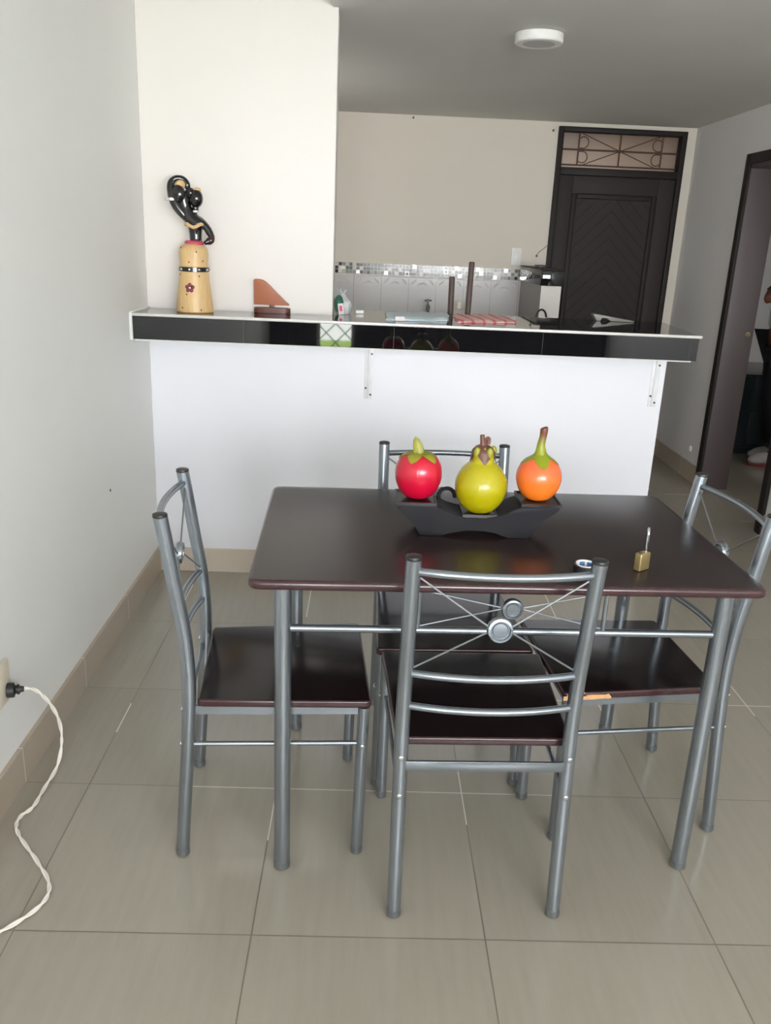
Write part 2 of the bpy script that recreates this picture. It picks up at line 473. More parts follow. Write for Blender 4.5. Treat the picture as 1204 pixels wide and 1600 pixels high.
# kitchen back wall with the entry opening
b = bmesh.new()
box(b, 0, 2.10, K, K + .15, 0, CZ); box(b, 2.96, R + .15, K, K + .15, 0, CZ); box(b, 2.10, 2.96, K, K + .15, 2.185, CZ)
struct(link('wall_back', b, 'wall_warm', smooth=0))
b = bmesh.new()
box(b, R, R + .15, YB - .15, -.62, 0, CF2); box(b, R, R + .15, -.62, DY0, 0, CZ); box(b, R, R + .15, DY1, K, 0, CZ); box(b, R, R + .15, DY0, DY1, DZ, CZ)
struct(link('wall_right', b, 'wall_right', smooth=0))
struct(link('wall_partition', B(0, WP, 0, .15, 1.0, CF2, bev=.004), 'wall', smooth=30))
struct(link('wall_counter', B(0, W2, 0, .15, 0, 1.0, bev=.004), 'wall_cool', smooth=30))
# front wall behind the photographer: grilled garden door and an added wide window for more light
GX0, GX1 = .42, .76
WX0, WX1, WZ0, WZ1 = 1.05, 2.85, .85, 2.05
b = bmesh.new()
box(b, 0, GX0, YB - .15, YB, 0, CF2); box(b, GX1, WX0, YB - .15, YB, 0, CF2); box(b, WX1, R, YB - .15, YB, 0, CF2)
box(b, GX0, GX1, YB - .15, YB, 2.05, CF2); box(b, WX0, WX1, YB - .15, YB, 0, WZ0); box(b, WX0, WX1, YB - .15, YB, WZ1, CF2)
struct(link('wall_front', b, 'backlit_dark', smooth=0))
def grille(name, x0, x1, z0, z1, step, y):
    fr = bmesh.new()
    for a in ((x0, x0 + .03, z0, z1), (x1 - .03, x1, z0, z1), (x0, x1, z0, z0 + .03), (x0, x1, z1 - .03, z1)):
        box(fr, a[0], a[1], y - .03, y + .03, a[2], a[3])
    o = struct(link(name, fr, 'white_metal', smooth=0))
    g = bmesh.new()
    w, h = x1 - x0, z1 - z0
    k = -h
    while k < w:
        for s in (1, -1):
            a0 = max(0, k); a1 = min(w, k + h)
            if a1 - a0 > .03:
                p = (x0 + a0, y, z0 + (a0 - k)); q = (x0 + a1, y, z0 + (a1 - k))
                if s < 0: p = (x0 + x1 - p[0], y + .012, p[2]); q = (x0 + x1 - q[0], y + .012, q[2])
                tube(g, [p, q], .006, 6)
        k += step
    link('diamond_grille', g, 'white_metal', o)
    return o
grille('window_1', GX0, GX1, .02, 2.05, .17, YB - .07)
grille('window_added', WX0, WX1, WZ0, WZ1, .24, YB - .07)  # unseen second window, added to let in more light
struct(link('ground', B(-8, 12, -9.05, YB - .16, -.15, -.04), 'end_grey', smooth=0))
struct(link('ground_lawn', B(-8, 12, -9.79, -9.05, -.15, -.035), 'lawn', smooth=0))
struct(link('reflection_wall', B(-3, 6, -10, -9.8, -.1, 2.6), 'reflector', smooth=0))  # unseen white wall added for the bright reflection in the bar
# next room beyond the side doorway
struct(link('wall_bedroom_back', B(R + .15, XE, 3.15, YE, 0, CZ), 'wall_right', smooth=0))
struct(link('wall_bedroom_side', B(XE - .15, XE, -1.2, 3.15, 0, CZ), 'wall_right', smooth=0))
struct(link('wall_bedroom_front', B(R + .15, XE - .15, -1.2, -1.05, 0, CZ), 'wall_right', smooth=0))
# skirting tiles
SH, ST = .105, .012
struct(link('baseboard_left', B(0, ST, YB, 0, 0, SH), 'skirt', smooth=0))
struct(link('baseboard_front', B(ST, W2, -ST, 0, 0, SH), 'skirt_lit', smooth=0))
b = bmesh.new(); box(b, R - ST, R, DY1 + .05, K, 0, SH + .01); box(b, R - ST, R, YB, DY0 - .05, 0, SH + .01)
struct(link('baseboard_right', b, 'skirt', smooth=0))
# dark lining of the side doorway
b = bmesh.new()
box(b, R - .012, R + .162, DY1 - .035, DY1, 0, DZ, bev=.003); box(b, R - .012, R + .162, DY0, DY0 + .035, 0, DZ, bev=.003)
box(b, R - .012, R + .162, DY0, DY1, DZ - .035, DZ, bev=.003)
d2 = struct(link('door_2', b, 'frame2'))
b = bmesh.new()
box(b, R - .02, R - .0005, DY1 - .012, DY1 + .045, 0, DZ + .045, bev=.004); box(b, R - .02, R - .0005, DY0 - .045, DY0 + .012, 0, DZ + .045, bev=.004)
box(b, R - .02, R - .0005, DY0 + .012, DY1 - .012, DZ - .012, DZ + .045, bev=.004)
link('casing', b, 'frame', d2)
b = bmesh.new(); disc(b, (3.155, DY1 - .036, .97), (0, 1, 0), .014, .006, 16, bev=.001); ellipsoid(b, (3.155, DY1 - .042, .97), (.009, .008, .009))
link('strike_knob', b, 'brass', d2)

# entry door with transom
DX0, DX1, DT = 2.10, 2.96, 2.185
b = bmesh.new()
box(b, DX0, DX0 + .035, K - .03, K + .12, 0, DT, bev=.004); box(b, DX1 - .035, DX1, K - .03, K + .12, 0, DT, bev=.004)
box(b, DX0 + .035, DX1 - .035, K - .03, K + .12, DT - .03, DT, bev=.004); box(b, DX0 + .035, DX1 - .035, K - .03, K + .12, 1.888, 1.935, bev=.004)
d1 = struct(link('door_1', b, 'frame'))
LX0, LX1, LZ1 = DX0 + .037, DX1 - .037, 1.885
PX0, PX1, PZ0, PZ1 = 2.231, 2.812, .28, 1.775
b = bmesh.new()
box(b, LX0, PX0, K - .012, K + .03, .006, LZ1, bev=.003); box(b, PX1, LX1, K - .012, K + .03, .006, LZ1, bev=.003)
box(b, PX0, PX1, K - .012, K + .03, PZ1, LZ1, bev=.003); box(b, PX0, PX1, K - .012, K + .03, .006, PZ0, bev=.003)
leaf = link('door_leaf', b, 'door', d1)
link('chevron_panel', B(PX0 + .03, PX1 - .03, K - .002, K + .02, PZ0 + .03, PZ1 - .03), 'chevron', leaf, smooth=0)
b = bmesh.new(); w = .034
for a in ((PX0, PX0 + w, PZ0, PZ1), (PX1 - w, PX1, PZ0, PZ1), (PX0 + w, PX1 - w, PZ1 - w, PZ1), (PX0 + w, PX1 - w, PZ0, PZ0 + w)):
    box(b, a[0], a[1], K - .018, K + .01, a[2], a[3], bev=.007, seg=3)
link('moulding', b, 'frame', leaf)
for z in (1.66, 1.04, .3):
    b = bmesh.new(); tube(b, [(LX1 + .004, K - .02, z - .05), (LX1 + .004, K - .02, z + .05)], .008, 10)
    link('hinge', b, 'frame', d1)
link('transom_glass', B(DX0 + .035, DX1 - .035, K + .05, K + .056, 1.935, DT - .03), 'frosted', d1, smooth=0)
b = bmesh.new(); gy = K + .02; gx0, gx1, gz0, gz1, gc = DX0 + .04, DX1 - .04, 1.95, 2.15, 2.528
v1, v2, gm = 2.25, 2.812, 2.05
for p, q, r in (((v1, gz0), (v1, gz1), .006), ((v2, gz0), (v2, gz1), .006), ((gc, gz0), (gc, gz1), .006), ((gx0, gm), (gx1, gm), .006), ((gx0, gz0 + .004), (gx1, gz0 + .004), .005),
                ((v1 + .02, gz0), (v2 - .02, gz1), .003), ((v1 + .02, gz1), (v2 - .02, gz0), .003)):
    tube(b, [(p[0], gy, p[1]), (q[0], gy, q[1])], r, 8)
ellipsoid(b, (gc, gy, gm), (.012, .012, .012))
for vx, s in ((v1, 1), (v2, -1)):
    for t in (1, -1):
        pts = [(vx + s * .006, gy, gm + t * .01)]
        for k in range(11):
            a = -PI * .5 + k / 10 * PI * 1.25
            pts.append((vx + s * (.03 + .034 * math.cos(a)), gy, gm + t * (.045 + .036 * math.sin(a))))
        tube(b, pts, .0035, 8)
link('transom_grille', b, 'bronze', d1)

# ------------------------------------------------------------------ bar counter
CF, CB, CZ0, CZ1 = -.267, .31, 1.0295, 1.1235
bar = thing('bar_counter', 'long black tiled bar counter with pale metal edge across the white low wall', 'counter', (0, 0, 0))
out = [(.002, CF), (2.13, CF), (2.185, CB), (WP + .004, CB), (WP + .004, -.002), (.002, -.002)]
b = prism(bmesh.new(), out, 'z', CZ0, CZ1 - .0125); 
link('tiled_body', b, 'bar', bar, smooth=0)
top = [(.002, CF), (2.13, CF), (2.185, CB), (WP + .004, CB), (WP + .004, -.002), (.002, -.002)]
link('tiled_top', prism(bmesh.new(), top, 'z', CZ1 - .0125, CZ1), 'bar', bar, smooth=0)
b = bmesh.new(); box(b, .002, 2.140, CF - .006, CF + .003, CZ1 - .0095, CZ1 + .0015, bev=.003)
link('edge_trim', b, 'trim', bar)
b = bmesh.new(); box(b, .0005, .011, CF - .010, CF + .004, CZ0 - .004, CZ1 + .003, bev=.003); box(b, .0005, .010, CF, -.002, CZ1 - .002, CZ1 + .005, bev=.002)
link('caulk_seam', b, 'grout', bar)
b = bmesh.new(); prism(b, [(.012, CF + .018), (2.122, CF + .03), (2.15, -.001), (.012, -.001)], 'z', CZ0 - .008, CZ0)
link('underside', b, 'grout', bar, smooth=0)

for i, (x, x1, zb, lab) in enumerate(((.891, .93, .79, 'white metal shelf bracket under the middle of the bar, screw heads beside it'),
                               (2.075, 2.1, .802, 'white metal shelf bracket under the right end of the bar'))):
    t = thing('shelf_bracket', lab, 'bracket', (x, 0, 0), 0, 'white brackets under the bar')
    b = bmesh.new(); box(b, -.017, .017, -.004, -.0005, zb, CZ0 - .009, bev=.001); tube(b, [(0, -.006, zb + .004), (0, -.006, CZ0 - .012)], .005, 8)
    link('wall_plate', b, 'white_metal', t)
    b = bmesh.new(); box(b, -.013, .013, -.2, -.004, CZ0 - .0125, CZ0 - .0085, bev=.001)
    link('arm', b, 'white_metal', t)
    for sx, sz in ((-.011, CZ0 - .028), (.011, CZ0 - .055), (.010, zb + .018), (-.010, zb + .045)):
        b = bmesh.new(); disc(b, (sx, -.0055, sz), (0, 1, 0), .0042, .003, 12)
        link('screw', b, 'screw', t)

# ------------------------------------------------------------------ kitchen
t = thing('tile_backsplash', 'white embossed wall tiles with a mosaic border along the kitchen wall', 'backsplash')
link('tile_panel', B(.02, 2.095, K - .008, K - .0005, .6, 1.19), 'walltile', t, smooth=0)
link('mosaic_border', B(.02, 2.095, K - .010, K - .0005, 1.19, 1.2635), 'mosaic', t, smooth=0)
b = bmesh.new()
for i in range(-3, 7):
    x0 = .77 + .192 * i; xc = x0 + .096
    if xc < .1 or xc > 2.0: continue
    for rr in (.056, .092):
        for (a0, a1) in ((.28, .72),) if rr < .08 else ((.16, .36), (.64, .84)):
            pts = [(xc + rr * math.cos(PI * (a0 + (a1 - a0) * k / 8)), K - .009, 1.085 + rr * math.sin(PI * (a0 + (a1 - a0) * k / 8))) for k in range(9)]
            tube(b, pts, [.001 + .006 * math.sin(PI * k / 8) for k in range(9)], 8)
    tube(b, [(xc - .09, K - .009, 1.181), (xc + .09, K - .009, 1.181)], .004, 8)
link('embossing', b, 'highlight_white', t)

t = thing('kitchen_counter', 'low kitchen sink counter behind the bar, mostly hidden', 'counter')
link('worktop', B(.02, 1.90, 2.0, K - .011, .86, .9, bev=.006), 'kitchen_top', t)
link('cabinet_front', B(.02, 1.88, 2.04, K - .012, .001, .86), 'cabinet', t, smooth=0)

t = thing('faucet', 'small chrome faucet with a cross handle against the kitchen wall tiles', 'faucet')
fx = 1.289
b = bmesh.new(); lathe(b, [(.02, 0), (.02, .006), (.011, .012), (.011, .07), (.015, .08), (.013, .1), (.006, .108), (.006, .13)], (fx, 2.5, .9))
link('body', b, 'steel_dark', t)
b = bmesh.new()
tube(b, [(fx - .025, 2.5, 1.034), (fx + .025, 2.5, 1.034)], .006, 10); tube(b, [(fx, 2.475, 1.034), (fx, 2.525, 1.034)], .006, 10); ellipsoid(b, (fx, 2.5, 1.036), (.011, .011, .009))
link('cross_handle', b, 'steel_dark', t)
b = bmesh.new(); tube(b, catmull([(fx, 2.5, .948), (fx - .02, 2.46, .955), (fx - .05, 2.42, .955), (fx - .06, 2.40, .935)]), .009, 10)
link('spout', b, 'ivory', t)

def plate(name, label, x, z, w, h, rock, y=K):
    t = thing(name, label, 'electrical plate', (x, y, z))
    link('cover', B(-w / 2, w / 2, -.009, 0, -h / 2, h / 2, bev=.003), 'ivory' if not rock else 'white_plastic', t)
    if rock: link('rocker', B(-w * .22, w * .22, -.014, -.008, -h * .3, h * .3, bev=.002), 'white_plastic', t)
    else:
        for s in (-1, 1):
            b = bmesh.new(); disc(b, (0, -.009, s * h * .2), (0, 1, 0), .013, .003, 16); link('socket', b, 'cap' if False else 'white_plastic', t)
plate('light_switch', 'white light switch plate above the mosaic border beside the low end wall', 1.889, 1.347, .07, .115, True)
plate('wall_outlet', 'ivory outlet plate on the kitchen tiles between the two dark poles', 1.515, 1.005, .075, .06, False, y=K - .0085)

# low end wall with black tiled cap
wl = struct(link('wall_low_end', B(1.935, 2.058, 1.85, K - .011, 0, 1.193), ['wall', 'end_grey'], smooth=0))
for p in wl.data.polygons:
    if p.normal.x < -.5: p.material_index = 1  # left face coloured grey in place of its shade
t = thing('end_wall_counter', 'black tiled ledge on the low end wall in front of the entry door', 'counter')
link('tiled_body', B(1.925, 2.068, 1.835, K - .012, 1.193, 1.287, bev=.003), 'bar', t)
link('edge_trim', B(1.92, 2.072, 1.83, K - .012, 1.2871, 1.291), 'frame', t, smooth=0)
b = bmesh.new(); box(b, 1.945, 2.0, 2.05, 2.19, 1.2912, 1.309, bev=.004)
tag(link('remote_box', b, 'cap'), 'small dark flat box lying on the black ledge of the low end wall', 'box')
b = bmesh.new()
tube(b, [(1.95 + .032 * math.cos(a), 1.845, 1.0 + .05 * math.sin(a)) for a in [2 * PI * k / 24 for k in range(25)]], .006, 8)
tag(link('cable_loop', b, 'cap'), 'black cable loop hanging on the low end wall just above the bar', 'cable')
b = bmesh.new(); tube(b, catmull([(2.096, K - .004, 1.43), (2.07, K - .005, 1.405), (2.045, K - .005, 1.385), (2.03, K - .005, 1.362)]), .0022, 6)
ellipsoid(b, (2.03, K - .008, 1.358), (.008, .008, .008))
tag(link('wall_wire', b, 'steel_dark'), 'thin grey wire hooked on the kitchen wall beside the entry door frame', 'wire')
for x, z, lab in ((2.065, 2.157, 'dark nail head high on the kitchen wall beside the door frame'), (1.132, 2.195, 'small nail under the ceiling near the middle of the kitchen wall')):
    b = bmesh.new(); disc(b, (x, K - .002, z), (0, 1, 0), .007, .006, 12, bev=.001)
    tag(link('nail', b, 'screw'), lab, 'nail')

for (x0, x1, zt, lab) in ((1.262, 1.243, 1.279, 'shorter dark wooden pole standing behind the bar beside the blue cloth'), (1.308, 1.325, 1.344, 'taller dark wooden pole standing behind the bar above the pink cloth')):
    b = bmesh.new(); lx = x1 + (x1 - x0) * -5
    tube(b, [(x0, .37, 0.001), (x1, .36, zt - .006), (x1, .36, zt)], [.013, .013, .010], 12)
    tag(link('wooden_pole', b, 'pole'), lab, 'pole', 'dark poles behind the bar')

# things on the bar ------------------------------------------------------------
Z = CZ1
# figurine
FX, FY = .2125, -.115
Z0_, Z = Z, Z + .0008
t = thing('figurine', 'tall glazed figurine of a dancer in a straw coloured skirt on the bar', 'figurine', (0, 0, 0))
prof = [(.068, 0), (.0705, .004), (.069, .03), (.064, .07), (.0585, .11), (.0545, .15), (.0535, .185), (.0545, .2), (.0555, .215), (.053, .232), (.046, .243), (.03, .250), (0, .252)]
link('skirt', lathe(bmesh.new(), prof, (FX, FY, Z), 40), 'tan', t)
b = bmesh.new(); lathe(b, [(.0540, .149), (.0580, .151), (.0580, .166), (.0545, .168)], (FX, FY, Z), 40)
belt = link('belt', b, 'black_gloss', t)
for a in range(0, 360, 36):
    b = bmesh.new(); ellipsoid(b, (FX + .058 * math.cos(math.radians(a + 12)), FY + .058 * math.sin(math.radians(a + 12)), Z + .1585), (.004, .004, .004), 10, 8)
    link('bead', b, 'bead', belt)
# flower and dots painted in relief
def on_skirt(x, z, lift=.002):
    zz = z
    r = None
    for (r0, z0), (r1, z1) in zip(prof, prof[1:]):
        if z0 <= zz <= z1: r = r0 + (r1 - r0) * (zz - z0) / max(1e-6, z1 - z0); break
    r += lift - .002
    return (FX + x, FY - math.sqrt(max(r * r - x * x, 1e-6)), Z + zz)
b = bmesh.new()
for k in range(5):
    a = 2 * PI * k / 5 + .3; p = on_skirt(-.006 + .011 * math.cos(a), .092 + .011 * math.sin(a)); ellipsoid(b, p, (.0075, .003, .0075), 12, 8)
fl = link('painted_flower', b, 'maroon', t)
b = bmesh.new(); ellipsoid(b, on_skirt(-.006, .092, .004), (.0045, .003, .0045), 10, 8); link('flower_centre', b, 'bead', fl)
for x, z in ((.02, .222), (-.008, .185), (.028, .135), (-.045, .138), (-.018, .068), (-.035, .018), (.035, .012), (-.04, .238), (.04, .19)):
    b = bmesh.new(); ellipsoid(b, on_skirt(x, min(z, .235)), (.0032, .0022, .0032), 8, 6); link('painted_dot', b, 'maroon', t)
b = bmesh.new()
lathe(b, [(.030, .246), (.036, .249), (.037, .256), (.031, .262)], (FX + .004, FY, Z), 30, sx=1, sy=.9)
wb = link('waistband', b, 'pink', t)
J = [((.222, FY, Z + .240), .026), ((.2235, FY, Z + .275), .025), ((.224, FY, Z + .305), .030), ((.222, FY, Z + .326), .033), ((.205, FY, Z + .345), .026), ((.187, FY, Z + .375), .022), ((.178, FY, Z + .41), .030),
     ((.250, FY - .004, Z + .326), .018), ((.268, FY - .008, Z + .308), .0155), ((.287, FY - .010, Z + .272), .0145), ((.266, FY - .022, Z + .257), .0095), ((.256, FY - .025, Z + .254), .008),
     ((.192, FY - .006, Z + .342), .020), ((.163, FY - .010, Z + .372), .0220), ((.145, FY - .012, Z + .404), .0205), ((.1375, FY - .012, Z + .44), .0180), ((.137, FY - .010, Z + .466), .0155), ((.154, FY - .006, Z + .479), .0130), ((.180, FY, Z + .479), .0125), ((.195, FY + .002, Z + .466), .0130), ((.197, FY + .002, Z + .440), .0150),
     ((.172, FY - .002, Z + .438), .027)]
E_ = [(0, 1), (1, 2), (2, 3), (3, 4), (4, 5), (5, 6), (3, 7), (7, 8), (8, 9), (9, 10), (10, 11), (4, 12), (12, 13), (13, 14), (14, 15), (15, 16), (16, 17), (17, 18), (18, 19), (19, 20), (6, 21)]
skin_mesh('body', J, E_, 'black_gloss', t)
b = bmesh.new(); ellipsoid(b, (.278, FY - .016, Z + .264), (.019, .012, .014), rot=Matrix.Rotation(-.55, 4, 'Y')); link('forearm', b, 'mauve', t)
b = bmesh.new(); ellipsoid(b, (.172, FY - .004, Z + .458), (.019, .019, .017)); link('headscarf', b, 'tan', t)
b = bmesh.new(); ellipsoid(b, (.1665, FY - .020, Z + .424), (.026, .018, .032)); ellipsoid(b, (.160, FY - .036, Z + .425), (.004, .006, .008), 10, 8); ellipsoid(b, (.166, FY - .035, Z + .413), (.007, .003, .003), 10, 8)
link('face', b, 'black_gloss', t)
b = bmesh.new(); ellipsoid(b, (.227, FY, Z + .412), (.026, .024, .034)); ellipsoid(b, (.224, FY, Z + .378), (.012, .012, .02)); ellipsoid(b, (.206, FY, Z + .43), (.02, .018, .02)); link('hair_bun', b, 'black_gloss', t)
b = bmesh.new(); ellipsoid(b, (.230, FY + .002, Z + .442), (.016, .014, .009)); link('hair_band', b, 'tan', t)
b = bmesh.new(); lathe(b, [(.0195, -.005), (.0225, -.004), (.0225, .004), (.0195, .005)], (.138, FY - .013, Z + .405), 20); link('bracelet', b, 'bead', t)
b = bmesh.new(); lathe(b, [(.0105, -.004), (.0135, -.003), (.0135, .003), (.0105, .004)], (.2235, FY, Z + .366), 20); link('bracelet', b, 'bead', t)
b = bmesh.new()
pts = []
for k in range(17):
    a = PI * (1.02 + .96 * k / 16)
    pts.append((.2215 + .036 * math.cos(a), FY - .001 + .034 * math.sin(a), Z + .316 - .007 * abs(math.cos(a * 2 + 0)) + .009 * abs(math.cos(a))))
tube(b, pts, .0062, 8); link('bandeau_top', b, 'tan', t)

Z = Z0_
# sail-shaped wooden ornament
t = thing('wooden_ornament', 'carved reddish brown wood ornament with a sail shaped blade beside the figurine', 'ornament')
pr = [(.428, Z + .031)] + [(.428, Z + .125), (.432, Z + .129), (.446, Z + .129), (.462, Z + .126), (.476, Z + .118), (.492, Z + .104), (.520, Z + .076), (.548, Z + .05), (.566, Z + .036), (.566, Z + .031)]
link('blade', prism(bmesh.new(), pr, 'y', -.030, -.014, bev=.003), 'tan_wood', t)
b = bmesh.new(); prism(b, [(.0, 0)] and [(.500 + .072 * math.copysign(abs(math.cos(a)) ** .6, math.cos(a)), -.028 + .024 * math.copysign(abs(math.sin(a)) ** .7, math.sin(a))) for a in [2 * PI * k / 40 for k in range(40)]], 'z', Z + .0005, Z + .021, bev=.004)
link('base', b, 'tan_wood2', t)
b = bmesh.new(); box(b, .488, .508, -.028, -.016, Z + .019, Z + .033, bev=.002); link('peg', b, 'tan_wood2', t)

# plastic bag with green print
t = thing('plastic_bag', 'small knotted clear plastic bag with green and white packet beside the partition', 'bag')
b = bmesh.new(); bmesh.ops.create_icosphere(b, subdivisions=4, radius=1)
for v in b.verts:
    n = v.co.copy(); k = 1 + .10 * math.sin(7 * n.x + 3 * n.z) * math.cos(6 * n.y + 2)
    h = n.z
    v.co = Vector((n.x * .034 * k, n.y * .034 * k, n.z * .040 * k))
    if h < -.6: v.co.z = -.0265
    if h > .72: s = max(.4, 1 - (h - .72) * 2.0); v.co.x *= s; v.co.y *= s; v.co.z += (h - .72) * .04
    v.co += Vector((.778, .075, Z + .027))
link('bag', b, 'bag', t)
b = bmesh.new()
for k in range(7):
    a = 2 * PI * k / 7
    tube(b, catmull([(.772, .07, Z + .072), (.772 + .012 * math.cos(a), .07 + .01 * math.sin(a), Z + .084), (.772 + .026 * math.cos(a), .07 + .018 * math.sin(a), Z + .092 + .010 * math.sin(3 * a))], 4), [.006, .005, .004, .003, .003, .003, .003, .002, .002], 6, flat=.3)
link('knot', b, 'bag', t)
b = bmesh.new(); ellipsoid(b, (.761, .056, Z + .040), (.020, .030, .036)); link('green_packet', b, 'patch_green', t)
b = bmesh.new(); box(b, -.011, .011, -.004, .004, 0, .044, bev=.002)
bmesh.ops.transform(b, matrix=Matrix.Translation((.773, .026, Z + .001)) @ Matrix.Rotation(-.12, 4, 'Y') @ Matrix.Rotation(.1, 4, 'X'), verts=b.verts)
lb = link('white_label', b, 'card', t)
b = bmesh.new(); box(b, -.006, .006, -.0052, -.004, .014, .036)
bmesh.ops.transform(b, matrix=Matrix.Translation((.773, .026, Z + .001)) @ Matrix.Rotation(-.12, 4, 'Y') @ Matrix.Rotation(.1, 4, 'X'), verts=b.verts)
link('red_print', b, 'pink', lb)
b = bmesh.new(); box(b, .83, .862, .10, .125, Z + .0005, Z + .015, bev=.0015)
tag(link('white_box', b, 'white_plastic'), 'tiny white box on the bar between the plastic bag and blue cloth', 'box')

def cloth(name, quad, th, m, label, seed, nx=26, ny=14, fold=0):
    rnd = random.Random(seed); b = bmesh.new(); ph = [rnd.uniform(0, 6) for _ in range(6)]
    g = []; gb = []
    for j in range(ny + 1):
        row = []; rb = []
        for i in range(nx + 1):
            u, v = i / nx, j / ny
            p = (Vector(quad[0]) * (1 - u) + Vector(quad[1]) * u) * (1 - v) + (Vector(quad[3]) * (1 - u) + Vector(quad[2]) * u) * v
            e = min(u, 1 - u, v, 1 - v); rim = min(1, e / .06)
            z = th * (.45 + .55 * math.sqrt(rim)) + .22 * th * (math.sin(9 * u + ph[0] + 2 * v) * math.cos(5 * v + ph[1]) + .5 * math.sin(21 * u + ph[2]))
            x = p.x + .004 * math.sin(14 * v + ph[3]); y = p.y + .005 * math.sin(17 * u + ph[4])
            row.append(b.verts.new((x, y, Z + max(.003, z)))); rb.append(b.verts.new((x, y, Z + .0008)))
        g.append(row); gb.append(rb)
    for j in range(ny):
        for i in range(nx):
            b.faces.new((g[j][i], g[j][i + 1], g[j + 1][i + 1], g[j + 1][i])); b.faces.new((gb[j][i], gb[j + 1][i], gb[j + 1][i + 1], gb[j][i + 1]))
    for i in range(nx):
        b.faces.new((g[0][i], gb[0][i], gb[0][i + 1], g[0][i + 1])); b.faces.new((g[ny][i], g[ny][i + 1], gb[ny][i + 1], gb[ny][i]))
    for j in range(ny):
        b.faces.new((g[j][0], g[j + 1][0], gb[j + 1][0], gb[j][0])); b.faces.new((g[j][nx], gb[j][nx], gb[j + 1][nx], g[j + 1][nx]))
    return tag(link(name, b, m, smooth=60), label, 'cloth')
c1 = cloth('folded_cloth', [(.952, -.165, 0), (1.194, -.095, 0), (1.226, .215, 0), (.955, .145, 0)], .013, 'towel_blue', 'folded pale blue cloth with a white tag lying on the bar', 3)
b = bmesh.new(); box(b, 0, .038, -.003, 0, 0, .017, bev=.001); bmesh.ops.transform(b, matrix=Matrix.Translation((.985, -.163, Z + .001)) @ Matrix.Rotation(.28, 4, 'Z'), verts=b.verts)
link('cloth_tag', b, 'card', c1)
cloth('folded_cloth', [(1.23, -.13, 0), (1.476, -.05, 0), (1.47, .235, 0), (1.243, .225, 0)], .010, 'towel_pink', 'folded pink checked cloth lying on the bar before the taller pole', 5)
b = bmesh.new(); prism(b, [(1.853, Z + .026), (1.862, Z + .029), (2.035, Z + .0045), (2.03, Z + .0008), (1.93, Z + .0008), (1.915, Z + .013), (1.893, Z + .016), (1.886, Z + .0008), (1.87, Z + .0008)], 'y', .24, .29, bev=.001)
tag(link('plastic_offcut', b, 'grey_sheet'), 'grey wedge shaped plastic offcut on the bar in front of the entry door', 'offcut')

# ceiling light
t = thing('ceiling_light', 'round white flush light on the grey ceiling', 'light', (1.513, .235, CZ))
link('housing', lathe(bmesh.new(), [(.088, -.0005), (.094, -.004), (.094, -.034), (.090, -.038), (.084, -.038)], seg=48), 'white_plastic', t)
link('diffuser', lathe(bmesh.new(), [(.0838, -.033), (.0838, -.0365), (.05, -.039), (0, -.040)], seg=48), 'diffuser', t)

# ------------------------------------------------------------------ dining table
TRZ = math.radians(1.9)
t = thing('dining_table', 'rectangular dark wenge dining table on round silver legs', 'table', (1.192, -1.508, 0), TRZ)
TL, TW, TH = 1.098, .69, .75
b = slab(bmesh.new(), rounded([(-TL / 2, -TW / 2), (TL / 2, -TW / 2), (TL / 2, TW / 2), (-TL / 2, TW / 2)], .03), TH - .022, TH, .009)
link('tabletop', b, ['wenge', 'wenge_edge'], t, smooth=60)
lx, ly = .478, .295
for sx in (-1, 1):
    for sy in (-1, 1):
        lo = link('leg', T([(sx * lx, sy * ly, .02), (sx * lx, sy * ly, TH - .0225)], .0185, 20), 'steel', t)
        link('foot_cap', lathe(bmesh.new(), [(.016, 0), (.0192, .003), (.0192, .022)], (sx * lx, sy * ly, .0005), 20), 'steel_dark', lo)
for sy in (-1, 1):
    y = sy * ly
    link('rail', T([(-lx, y, .622), (lx, y, .622)], .0085, 12), 'steel', t)
    for x in (-.19, .216):
        link('upright', T([(x, y, .622), (x, y, TH - .0225)], .0055, 10), 'steel', t)
    for x0, x1, z0 in ((-.185, 0, .715), (-.185, 0, .632), (.21, .03, .715), (.21, .03, .632)):
        link('brace_wire', T([(x0, y, z0), (-.004 if x1 == 0 else .028, y, .676)], .0017, 8), 'steel_dark', t)
    link('medallion', medallion(bmesh.new(), (.012, y - .004, .677), (0, -1, 0), .024, .016), 'steel', t)
    link('apron_bar', B(-lx + .018, lx - .018, y - .006, y + .006, TH - .036, TH - .0225), 'steel_dark', t)
for sx in (-1, 1):
    link('apron_bar', B(sx * lx - .006, sx * lx + .006, -ly + .018, ly - .018, TH - .036, TH - .0225), 'steel_dark', t)

